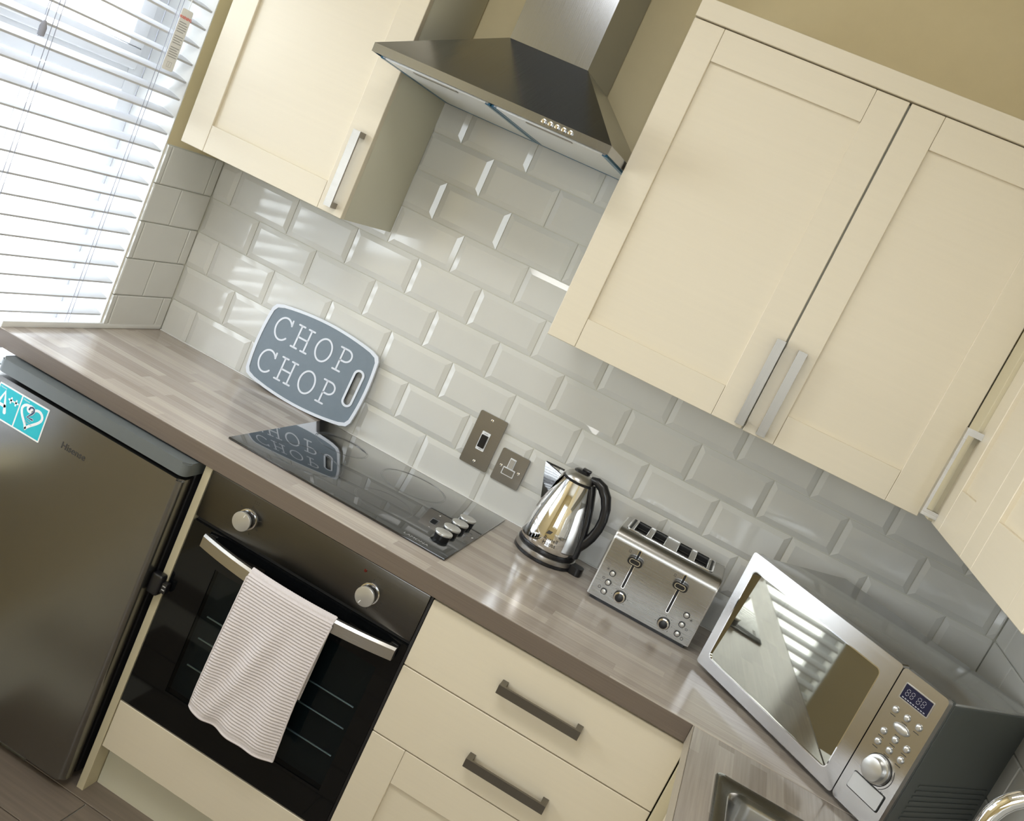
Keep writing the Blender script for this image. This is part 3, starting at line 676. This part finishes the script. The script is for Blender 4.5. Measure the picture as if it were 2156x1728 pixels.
for j in range(nv + 1):
    s = total * j / nv
    for i in range(nu + 1):
        u = i / nu; x = TX0 + (TX1 - TX0) * u
        hy = handle_y(x)
        if s < seg_front:
            below = seg_front - s; y = hy - .0045; z = -.195 - below; ny, nz = -1, 0; y -= fold(u, below) + .001
            hem = s < .017
            z += .012 * (1 - min(1, s / .12)) * (1 - u) ** 6 * 1.2 - .004 * u * (1 - min(1, s / .2))
            x += -.004 * min(1, below / .3) * (1 - u) + (-.006 * math.sin(min(1, below / .34) * math.pi) if u > .5 else 0) * (u - .5) * 2
            amp = (.0002 if hem else .00165) ; 
            if hem: y += .0012
        elif s < seg_front + math.pi * top_r:
            a = (s - seg_front) / top_r; y = hy + .007 - (top_r + .0005) * math.cos(a); z = -.195 + .0115 + (top_r * .55) * math.sin(a) - .0115 * abs(math.cos(a)) ; ny, nz = -math.cos(a), math.sin(a); amp = .0015
        else:
            below = s - seg_front - math.pi * top_r; y = min(hy + .0185, -.6085) ; z = -.195 - below; ny, nz = 1, 0; amp = .0008; x -= .006
        if i in (0, nu): amp *= .2
        rib = math.sin(2 * math.pi * s / .0074)
        bump = .55 + .45 * math.sin(2 * math.pi * x / .0052 + (1.6 if int(s / .0074) % 2 else 0))
        dd_ = amp * (.55 * rib + .75 * max(0, rib) * bump)
        vv.append((x, y + ny * dd_, z + nz * dd_))
ff = [(j * (nu + 1) + i, j * (nu + 1) + i + 1, (j + 1) * (nu + 1) + i + 1, (j + 1) * (nu + 1) + i) for j in range(nv) for i in range(nu)]
MB().add(vv, ff).build('cloth', TOWEL, tw, 180)
for uu in (0, nu):
    MB().tube([vv[j * (nu + 1) + uu] for j in range(0, int(nv * seg_front / total), 6)], .0022, 8).build('selvedge', TOWEL, tw, 60)
b = MB(); b.tube([(vv[i][0], vv[i][1] + .0005, vv[i][2]) for i in range(0, nu + 1, 2)], .0024, 8); b.build('hem', TOWEL, tw, 60)

# ------------------------------------------------------------------ hob
hb_ = thing('hob', 'black ceramic hob with four silver control knobs set in the worktop', 'hob', (.91, -.27, 0))
HOX0, HOX1, HOY0, HOY1 = .612, 1.207, -.512, -.030
MB().box(HOX0, HOX1, HOY0, HOY1, .0005, .0055, .0012, 2).build('glass', BGLASS, hb_)
b = MB()
for cx_, cy_, r_ in ((.76, -.385, .092), (.74, -.155, .075), (.985, -.385, .075), (.97, -.16, .092)):
    b.stroke([(cx_ + r_ * math.cos(2 * math.pi * k / 72), cy_ + r_ * math.sin(2 * math.pi * k / 72)) for k in range(72)], .0009, lambda u, v, d: (u, v, .0056 + d), 0, .0001, True)
    b.stroke([(cx_ + (r_ - .004) * math.cos(2 * math.pi * k / 72), cy_ + (r_ - .004) * math.sin(2 * math.pi * k / 72)) for k in range(72)], .0007, lambda u, v, d: (u, v, .0056 + d), 0, .0001, True)
b.build('cooking_zone_ring', vary(mat('zone_grey_print', (.10, .105, .11), .05, spec=.75, coat=.6), (9, 9, 9), .05), hb_, 0)
for i in range(4):
    xk, yk = 1.157, -.413 + i * .0585
    kb = MB().cyl((xk, yk, .0125), .0185, .0135, seg=36, r2=.0205).build('knob', BLACK, hb_)
    MB().cyl((xk, yk, .0222), .0218, .0058, seg=40, bev=.0012).build('knob_cap', SILVER, kb)
MB().text('LAMONA', .0155, lambda u, v, d: (1.090 + u, -.497 + v, .0057 + d), 0, 0).build('brand_lettering', PGREY, hb_, 0)

# ------------------------------------------------------------------ chopping board leaning on the tiles
cb = thing('chopping_board', 'grey chopping board with white rim reading CHOP CHOP, leaning on the tiles', 'chopping board', (.512, -.0365, .0005), rot=(R(-4.5), 0, 0))
hw_, hh_, bulge = .178, .111, .019
zc = hh_ + bulge
def barrel(off, n=14, r=.012):
    w, h, bu = hw_ - off, hh_ - off * .9, bulge
    pts = []
    def edge(p0, p1, nrm, bul):
        for k in range(n):
            t = k / n; s = 1 - (2 * t - 1) ** 2
            pts.append((p0[0] + (p1[0] - p0[0]) * t + nrm[0] * bul * s, p0[1] + (p1[1] - p0[1]) * t + nrm[1] * bul * s))
    edge((-w, -h), (w, -h), (0, -1), bu); edge((w, -h), (w, h), (1, 0), .009); edge((w, h), (-w, h), (0, 1), bu); edge((-w, h), (-w, -h), (-1, 0), .009)
    # soften the corners
    P = [Vector(p) for p in pts]; N_ = len(P)
    for _ in range(1): P = [P[i] * .5 + (P[i - 1] + P[(i + 1) % N_]) * .25 for i in range(N_)]
    return [(p.x, p.y + zc) for p in P]
bf = lambda u, v, d: (u, -d, v)
slot_c = (.1445, zc - .004); slw, slh = .0105, .050
def slot(off, n=12):
    w = slw + off; out = []
    for k in range(n + 1): a = math.pi * k / n; out.append((slot_c[0] + w * math.cos(a), slot_c[1] + (slh - slw) + w * math.sin(a)))
    for k in range(n + 1): a = math.pi + math.pi * k / n; out.append((slot_c[0] + w * math.cos(a), slot_c[1] - (slh - slw) + w * math.sin(a)))
    return out
def plate_with_hole(outer, inner, fn, d0, d1):
    """extruded plate with one hole, caps filled by triangulation"""
    q = MB(); bmx = q.b; loops_ = []
    for d in (d0, d1):
        es = []
        for lp in (outer, inner):
            vs2 = [bmx.verts.new(fn(u, v, d)) for u, v in lp]; loops_.append(vs2)
            es += [bmx.edges.new((vs2[i], vs2[(i + 1) % len(vs2)])) for i in range(len(vs2))]
        bmesh.ops.triangle_fill(bmx, use_beauty=True, use_dissolve=False, edges=es)
    for a, c in ((0, 2), (1, 3)):
        A_, B_ = loops_[a], loops_[c]; n2 = len(A_)
        for i in range(n2): bmx.faces.new((A_[i], A_[(i + 1) % n2], B_[(i + 1) % n2], B_[i]))
    return q
plate_with_hole(barrel(.004), slot(0.0), bf, 0, .0065).build('slab', BOARDG, cb, 30)
MB().ring(barrel(0), barrel(.0085), bf, -.0008, .0085).build('rim', BOARDW, cb, 50)
MB().ring(slot(.0065), slot(0.0), bf, -.0008, .0085).build('handle_rim', BOARDW, cb, 50)
def arc(cx_, cy_, rx, ry, a0, a1, n=22): return [(cx_ + rx * math.cos(R(a0 + (a1 - a0) * k / n)), cy_ + ry * math.sin(R(a0 + (a1 - a0) * k / n))) for k in range(n + 1)]
def chop(b, x0, zb_, wch, h):
    sw = .0052; D = (0.0066, .0074); S_ = lambda pts, closed=False: b.stroke(pts, sw, bf, *D, closed)
    q = wch * .70; cx_ = x0 + q * .5; cy = zb_ + h / 2
    S_(arc(cx_, cy, q * .50, h * .5, 40, 318, 30)); S_([(cx_ + q * .40, cy + h * .50), (cx_ + q * .42, cy + h * .27)])
    x = x0 + wch; w = wch * .62
    S_([(x + w * .12, zb_), (x + w * .12, zb_ + h)]); S_([(x + w * .88, zb_), (x + w * .88, zb_ + h)]); S_([(x + w * .12, cy), (x + w * .88, cy)])
    for xx in (.12, .88):
        for zz in (zb_, zb_ + h): S_([(x + w * (xx - .22), zz), (x + w * (xx + .22), zz)])
    x = x0 + 2 * wch; b.stroke(arc(x + w * .52, cy, w * .56, h * .5, 0, 360 - 360 / 36, 35), sw, bf, *D, True)
    x = x0 + 3 * wch
    S_([(x + w * .2, zb_), (x + w * .2, zb_ + h)]); S_([(x - w * .05, zb_), (x + w * .5, zb_)])
    S_([(x - w * .05, zb_ + h), (x + w * .45, zb_ + h)] + arc(x + w * .48, zb_ + h * .735, w * .42, h * .265, 88, -88, 14) + [(x + w * .2, zb_ + h * .47)])
b = MB(); chop(b, -.1475, zc + .020, .0705, .066); chop(b, -.1535, zc - .084, .0705, .066)
b.build('lettering', BOARDW, cb, 0)

# ------------------------------------------------------------------ switch and socket
def plate(name, label, cat, x0, x1, z0, z1):
    t = thing(name, label, cat, ((x0 + x1) / 2, -.008, z0))
    MB().prism(rrect(x0, x1, z0, z1, .004), to_front(-.0078), 0, .0065).build('plate', STEELD, t, 20)
    return t
sw = plate('cooker_switch', 'tall brushed steel cooker switch plate on the tiles, one rocker', 'switch', 1.014, 1.097, .088, .240)
fpl = to_front(-.0143); cx_, cz_ = 1.0555, .164
MB().prism(rrect(cx_ - .0125, cx_ + .0125, cz_ - .027, cz_ + .027, .002), fpl, 0, .0025).build('surround', PWHITE, sw)
MB().prism(rrect(cx_ - .0095, cx_ + .0095, cz_ - .018, cz_ + .018, .0015), fpl, .0026, .0075).build('rocker', BLACK, sw)
b = MB().box(cx_ - .006, cx_ + .006, -.0171, -.0169, cz_ + .021, cz_ + .023).box(cx_ - .004, cx_ + .004, -.0171, -.0169, cz_ - .024, cz_ - .022); b.build('marking', PGREY, sw, 0)
for zz in (.103, .226): MB().cyl((cx_, -.0155, zz), .0042, .003, 'y', 20, bev=.001).build('screw', CHROME, sw)
so = plate('wall_socket', 'square brushed steel switched socket on the tiles, behind the kettle', 'socket', 1.114, 1.197, .084, .176)
cx_, cz_ = 1.1545, .130
b = MB().prism(rrect(cx_ - .009, cx_ + .009, cz_ + .001, cz_ + .030, .0015), fpl, 0, .003); b.prism(rrect(cx_ - .018, cx_ + .018, cz_ - .0205, cz_ + .001, .0015), fpl, 0, .003); b.build('surround', PWHITE, so)
MB().prism(rrect(cx_ - .0065, cx_ + .0065, cz_ + .003, cz_ + .0275, .001), fpl, .0031, .007).build('rocker', SILVER, so)
MB().prism(rrect(cx_ - .0155, cx_ + .0155, cz_ - .018, cz_ - .0015, .001), fpl, .0031, .0045).build('fused_cover', STEELD, so)
for xx in (1.1285, 1.1825): MB().cyl((xx, -.0155, .129), .0042, .003, 'y', 20, bev=.001).build('screw', CHROME, so)

# ------------------------------------------------------------------ kettle
KX, KY = 1.352, -.128
kt = thing('kettle', 'polished steel jug kettle with black handle on its base beside the toaster', 'kettle', (KX, KY, 0))
kc = (KX, KY, 0)
MB().lathe([(0, .0005), (.079, .0005), (.082, .003), (.082, .010), (0, .010)], kc, 64).build('power_base', BLACK, kt)
MB().lathe([(.070, .010), (.0815, .0101), (.0822, .013), (.0815, .022), (.079, .0235), (.06, .0236)], kc, 64).build('base_band', STEEL, kt)
MB().lathe([(.06, .0236), (.0785, .0237), (.0795, .027), (.078, .034), (.075, .0355), (.06, .0355)], kc, 64).build('lower_collar', BLACK, kt)
body = [(.06, .0356), (.0765, .0357), (.0785, .040), (.0790, .050), (.0775, .075), (.0735, .105), (.0675, .135), (.0605, .162), (.053, .187), (.0465, .206), (.043, .2155), (.03, .216)]
MB().lathe(body, kc, 96).build('body', CHROME, kt, 60)
MB().lathe([(.030, .2158), (.0438, .2159), (.0443, .219), (.042, .2215), (.03, .2218)], kc, 64).build('lid_seal', BLACK, kt)
MB().lathe([(.0, .2218), (.041, .2219), (.040, .226), (.034, .234), (.024, .2405), (0, .243)], kc, 64).build('lid', STEEL, kt, 60)
b = MB().lathe([(0, .2435), (.019, .2415), (.0215, .2395), (.0215, .242), (.017, .2455), (0, .247)], (KX - .002, KY, .0005), 32)
b.box(KX - .004, KX + .020, KY - .008, KY + .008, .2455, .2535, .003); b.build('lid_button', BLACK, kt)
# spout, a steel wedge on the window side
a_ = R(184); dx, dy = math.cos(a_), math.sin(a_); nx_, ny_ = -dy, dx
def kp(r, w, z): return (KX + dx * r + nx_ * w, KY + dy * r + ny_ * w, z)
vv = [kp(.098, 0, .2235), kp(.046, .030, .2175), kp(.046, -.030, .2175), kp(.069, 0, .132), kp(.060, .012, .150), kp(.060, -.012, .150)]
MB().add(vv, [(0, 1, 2), (0, 3, 4), (0, 4, 1), (0, 5, 3), (0, 2, 5), (1, 4, 5, 2), (3, 5, 4)]).build('spout', CHROME, kt, 20)
b = MB().tube([kp(.096, 0, .2245), kp(.047, .030, .219)], .0012, 8).tube([kp(.096, 0, .2245), kp(.047, -.030, .219)], .0012, 8); b.build('spout_lip', BLACK, kt)
a_ = R(-9); dx, dy = math.cos(a_), math.sin(a_); nx_, ny_ = -dy, dx
hp_ = [(.028, .236), (.045, .238), (.064, .231), (.082, .213), (.0945, .188), (.1005, .160), (.100, .132), (.094, .106), (.084, .084), (.076, .071), (.066, .064)]
MB().tube([kp(r, 0, z) for r, z in hp_], [.008, .0115, .0135, .0135, .0125, .012, .012, .0125, .0135, .0145, .012], 16, ell=1.0).build('handle', BLACK, kt, 60)
b = MB(); sp = [(.079, .038), (.0785, .070), (.074, .105), (.068, .137), (.061, .165), (.053, .190), (.046, .210), (.040, .222)]
b.tube([kp(r - .003, 0, z) for r, z in sp], [.010] * 8, 12, ell=1.7); b.build('spine', BLACK, kt, 60)
b = MB(); b.prism(rrect(.074, .112, -.017, .017, .012), lambda u, v, d: kp(u, v, d), .0005, .022); b.build('cord_housing', BLACK, kt)
def on_kettle(u, v, d):
    z = .058 + v; i = next(k for k in range(len(body) - 1) if body[k + 1][1] >= z and k > 0)
    t_ = (z - body[i][1]) / (body[i + 1][1] - body[i][1]); r = body[i][0] + (body[i + 1][0] - body[i][0]) * t_ + .0010
    an = R(-80) + u / r; return (KX + r * math.cos(an), KY + r * math.sin(an), z)
MB().text('Russell', .0135, lambda u, v, d: on_kettle(u - .022, v + .006, d)).text('Hobbs', .0135, lambda u, v, d: on_kettle(u - .021, v - .006, d)).build('brand_lettering', PRINT, kt, 0)
b = MB(); b.prism([(-.022, .020), (-.010, .022), (-.006, .030), (-.018, .030)], lambda u, v, d: on_kettle(u, v, d), 0, .0001); b.build('emblem', PRINT, kt, 0)

# ------------------------------------------------------------------ toaster
ts = thing('toaster', 'four slice brushed steel toaster with two levers, between kettle and microwave', 'toaster', (1.635, -.165, 0))
TXa, TXb, TYf, TYb, TZb, TZt = 1.504, 1.766, -.245, -.085, .010, .190
prof = [(TYf, TZb), (TYf, TZt - .030)] + [(TYf + .026 - .026 * math.cos(R(a)), TZt - .030 + .030 * math.sin(R(a))) for a in range(10, 91, 10)] + [(TYb - .012 + .012 * math.sin(R(a)), TZt - .012 + .012 * math.cos(R(a))) for a in range(0, 91, 15)] + [(TYb, TZb)]
# shell: front skin folded over the top, with the four slots cut as separate dark wells
k_ = next(q for q, p in enumerate(prof) if p[0] > -.215 and p[1] >= TZt - .0001)
groove = prof[:k_] + [(-.2065, TZt), (-.2065, TZt - .075), (-.0995, TZt - .075), (-.0995, TZt)] + prof[k_:]
MB().prism(groove, lambda u, v, d: (d, u, v), TXa, TXb).build('shell', TOASTS, ts, 40)
SLX = (1.5325, 1.5785, 1.645, 1.692)
edges_ = [TXa] + [v for x_ in SLX for v in (x_, x_ + .0325)] + [TXb]
for q in range(0, len(edges_), 2):
    MB().box(edges_[q] + .0001, edges_[q + 1] - .0001, -.2064, -.0996, TZt - .06, TZt - .0001).build('top_bridge', SATIN, ts, 0)
MB().box(TXa + .002, TXb - .002, -.2060, -.1000, TZt - .0745, TZt - .0605).build('well_floor', BLACKM, ts, 0)
p2 = [(y * 1.0 + (.003 if y < -.2 else -.003), z - (.003 if z > .1 else 0)) for y, z in prof]
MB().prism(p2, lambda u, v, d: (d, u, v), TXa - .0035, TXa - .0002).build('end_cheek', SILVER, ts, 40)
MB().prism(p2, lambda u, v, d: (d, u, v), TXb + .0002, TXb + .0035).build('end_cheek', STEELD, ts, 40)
MB().box(TXa + .006, TXb - .006, TYf + .008, TYb - .006, .0005, .0098).build('plinth', BLACK, ts, 0)
XYp = lambda u, v, d: (u, v, TZt + d)
for a0, a1 in ((1.516, 1.612), (1.629, 1.741)):
    pass
MB().ring(rrect(1.515, 1.742, -.214, -.092, .012), rrect(1.5185, 1.7385, -.2105, -.0955, .010), XYp, .0001, .0016).build('top_surround', CHROME, ts)
for x_ in SLX:
    sl = MB().ring(rrect(x_ - .0015, x_ + .034, -.2075, -.0985, .003), rrect(x_ + .0004, x_ + .0321, -.206, -.100, .002), XYp, .0001, .002).build('slot_edge', CHROME, ts)
    b = MB().box(x_ + .0002, x_ + .0012, -.206, -.1, TZt - .06, TZt - .004).box(x_ + .0313, x_ + .0323, -.206, -.1, TZt - .06, TZt - .004).box(x_ + .0013, x_ + .0312, -.2062, -.2052, TZt - .06, TZt - .004).box(x_ + .0013, x_ + .0312, -.1008, -.0998, TZt - .06, TZt - .004)
    b.build('slot_liner', BLACKM, sl, 0)
    b = MB()
    for q in range(4): b.tube([(x_ + .002, -.190 + q * .025, TZt - .012), (x_ + .0305, -.190 + q * .025, TZt - .012)], .0006, 6)
    b.build('slot_wire', STEELD, sl)
for x_ in (1.5205, 1.7315): MB().prism(rrect(x_, x_ + .0055, -.206, -.100, .002), XYp, .0001, .0007).build('end_slot', BLACKM, ts, 0)
ft = to_front(TYf)
for k, (xs, xk, zk, xb, sgn, zz) in enumerate(((1.5715, 1.576, .0385, 1.5365, -1, (.0815, .0565, .032)), (1.6895, 1.695, .0335, 1.7335, 1, (.0785, .053, .028)))):
    ch = MB().prism(rrect(xs - .0042, xs + .0042, .060, .164, .004), ft, .0002, .0012).build('lever_track', CHROME, ts)
    MB().prism(rrect(xs - .0028, xs + .0028, .062, .1625, .0027), ft, .0013, .0018).build('track_slot', BLACKM, ch)
    lv = MB().prism(rrect(xs - .0185, xs + .0185, .127, .1455, .0088), ft, .004, .018)
    lv.prism(rrect(xs - .003, xs + .003, .128, .145, .002), ft, .0019, .005)
    lv = lv.build('lever', BLACK, ts, 30)
    MB().ring(rrect(xs - .0135, xs + .0135, .1295, .143, .0064), rrect(xs - .0118, xs + .0118, .1312, .1413, .005), ft, .0181, .0187).build('lever_trim', CHROME, lv)
    dl = MB().cyl((xk, TYf - .002, zk), .0155, .004, 'y', 32, bev=.001).build('dial', BLACK, ts)
    MB().cyl((xk, TYf - .0065, zk), .0138, .005, 'y', 32, bev=.0012).build('dial_ring', CHROME, dl)
    MB().cyl((xk, TYf - .0105, zk), .0102, .004, 'y', 32, bev=.001).build('dial_cap', BLACK, dl)
    b = MB()
    for a in range(-40, 230, 45): b.prism(circ(xk + .0205 * math.cos(R(a)), zk + .0205 * math.sin(R(a)), .0009, 8), ft, .0002, .0004)
    for j, z_ in enumerate(zz):
        xx = xb + sgn * .0145; zq = z_ + (.0055 if sgn < 0 else -.0065)
        if j == 0:
            for a in range(0, 180, 60): b.stroke([(xx - .0034 * math.cos(R(a)), zq - .0034 * math.sin(R(a))), (xx + .0034 * math.cos(R(a)), zq + .0034 * math.sin(R(a)))], .0008, ft, .0002, .0004)
        elif j == 1: b.stroke(arc(xx, zq, .003, .0024, 20, 380 - 36, 10), .0011, ft, .0002, .0004, True)
        else: b.stroke(arc(xx, zq, .0032, .0036, 0, 330, 12), .0011, ft, .0002, .0004, True)
    b.stroke([(xs - .024, .148), (xs - .020, .148), (xs - .020, .154), (xs - .024, .154)], .0008, ft, .0002, .0004, True)
    b.build('printed_symbols', PRINT, ts, 0)
    for z_ in zz:
        bt = MB().ring(circ(xb, z_, .0078), circ(xb, z_, .0062), ft, .0002, .003).build('button_bezel', BLACK, ts)
        MB().cyl((xb, TYf - .003, z_), .006, .005, 'y', 24, bev=.0012).build('button', SILVER, bt)

# ------------------------------------------------------------------ microwave (own axes: x along the front, y to the back)
mw = thing('microwave', 'steel fronted microwave standing askew in the corner right of the toaster', 'microwave', (1.797, -.300, 0), rz=R(-43.6))
MWW, MWH, MWD, z0 = .536, .302, .335, .012
mf = lambda u, v, d: (u, -d, v)
spl = .431
MB().box(.004, MWW - .004, .0225, MWD, z0 + .004, MWH - .005, .004, 2).build('cabinet', MWBODY, mw)
MB().box(MWW - .0038, MWW - .001, .026, MWD - .006, z0 + .006, MWH - .010, .0008, 1).build('side_panel', MWSIDE, mw)
MB().box(MWW - .0135, MWW - .0005, .0145, .024, z0 + .001, MWH - .001, .002, 2).build('front_return', MWSIDE, mw)
b = MB()
for i in range(7): b.box(MWW - .0009, MWW + .0008, .06, .30, .045 + i * .012, .050 + i * .012)
b.build('side_vent', MWSIDE, mw, 0)
b = MB()
for x_ in (.05, MWW - .05):
    for y_ in (.06, MWD - .05): b.cyl((x_, y_, .0085), .014, .016, seg=20)
b.build('foot', BLACK, mw)
wn0, wn1, wz0_, wz1_ = .022, .397, .038, .268
def ringdoor(): 
    o_ = rrect(0, spl - .0012, z0, MWH, .007); i_ = rrect(wn0, wn1, wz0_, wz1_, .012); return MB().ring(o_, i_, mf, -.022, 0)
md = ringdoor().build('door', STEELM, mw, 30)
MB().ring(rrect(wn0, wn1, wz0_, wz1_, .012), rrect(wn0 + .0022, wn1 - .0022, wz0_ + .0022, wz1_ - .0022, .010), mf, -.018, -.0002).build('window_trim', CHROME, md, 30)
lean = lambda u, v, d: (u, -d + (v - wz0_) * .054, v)
MB().prism(rrect(wn0 + .002, wn1 - .002, wz0_ + .002, wz1_ - .002, .010), lean, -.0060, -.0035).build('window', MGLASS, md, 30)
cp = MB().prism(rrect(spl + .0012, MWW, z0, MWH, .009), mf, -.014, 0).build('control_panel', STEELM, mw, 30)
mfx = lambda u, v, d: mf(u, v, d)
ds = MB().prism(rrect(.4525, .514, .2505, .279, .0012), mf, .0002, .0012).build('display', DISPLAY, mw, 0)
b = MB(); sw_ = .0011
for q, xd in enumerate((.459, .4695, .4845, .495)):
    w_, h_ = .0062, .0125; zq = .2595
    for (p_, r_) in (((0, 0), (w_, 0)), ((0, h_ / 2), (w_, h_ / 2)), ((0, h_), (w_, h_)), ((0, .0008), (0, h_ / 2 - .0008)), ((w_, .0008), (w_, h_ / 2 - .0008)), ((0, h_ / 2 + .0008), (0, h_ - .0008)), ((w_, h_ / 2 + .0008), (w_, h_ - .0008))):
        a_ = Vector(p_); c_ = Vector(r_); t_ = (c_ - a_) * .12
        b.stroke([(xd + a_.x + t_.x + p_[1] * .12, zq + a_.y + t_.y), (xd + c_.x - t_.x + r_[1] * .12, zq + c_.y - t_.y)], sw_ * .75, mf, .0013, .0014, caps=False)
for q in range(9): b.prism([(.4565 + q * .006, .2525), (.4605 + q * .006, .2525), (.4605 + q * .006, .2545), (.4565 + q * .006, .2545)], mf, .0013, .0014)
b.build('digits', DIGIT, ds, 0)
MB().ring(rrect(.4505, .516, .2485, .281, .002), rrect(.4523, .5142, .2503, .2792, .0012), mf, .0001, .0014).build('display_bezel', STEEL, mw)
b_pos = [(.4585, .2255), (.4855, .2260), (.5125, .2265), (.4595, .1785), (.4595, .1555), (.4865, .1790), (.4870, .1560), (.5135, .1795), (.5140, .1560)]
def dome(parent, cx_, cz_, rx, rz_, h, name, m):
    rings = [(1, 0), (.97, .45), (.85, .75), (.6, .93), (.3, .99)]; n = 24; vv = []; ff = []
    for s_, hh in rings: vv += [mf(cx_ + rx * s_ * math.cos(2 * math.pi * k / n), cz_ + rz_ * s_ * math.sin(2 * math.pi * k / n), .0002 + h * hh) for k in range(n)]
    vv.append(mf(cx_, cz_, .0002 + h))
    for i in range(len(rings) - 1): ff += [(i * n + k, i * n + (k + 1) % n, (i + 1) * n + (k + 1) % n, (i + 1) * n + k) for k in range(n)]
    ff += [((len(rings) - 1) * n + k, (len(rings) - 1) * n + (k + 1) % n, len(rings) * n) for k in range(n)]
    return MB().add(vv, ff).build(name, m, parent, 60)
for cx_, cz_ in b_pos: dome(mw, cx_, cz_, .0068, .0068, .0042, 'button', SILVER)
dome(mw, .4865, .2025, .0185, .0088, .005, 'oval_button', SILVER)
kn = MB().cyl((.4865, -.004, .1125), .0272, .008, 'y', 48, bev=.0015).build('knob', SILVER, mw)
MB().cyl((.4865, -.0145, .1125), .0225, .015, 'y', 48, bev=.003).build('knob_cap', SILVER, kn)
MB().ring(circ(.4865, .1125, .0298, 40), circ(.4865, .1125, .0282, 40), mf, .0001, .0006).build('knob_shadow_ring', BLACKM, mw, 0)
b = MB(); b.stroke(arc(.4865, .1125, .0345, .0345, 30, -55, 16), .0012, mf, .0002, .0004); b.text('kg', .006, lambda u, v, d: mf(u + .512, v + .0815, d), .0003)
for cx_, cz_ in b_pos + [(.4865, .199)]: b.box(cx_ - .006, cx_ + .006, -.0004, -.0002, cz_ - .0125, cz_ - .0113)
b.build('panel_print', PRINT, cp, 0)
MB().prism(rrect(.4505, .5255, .0465, .0825, .003), mf, .0002, .0012).build('button_gap', BLACKM, mw, 0)
MB().prism(rrect(.4525, .5240, .0495, .0815, .003), mf, .0013, .0045).build('door_button', SILVER, mw, 30)
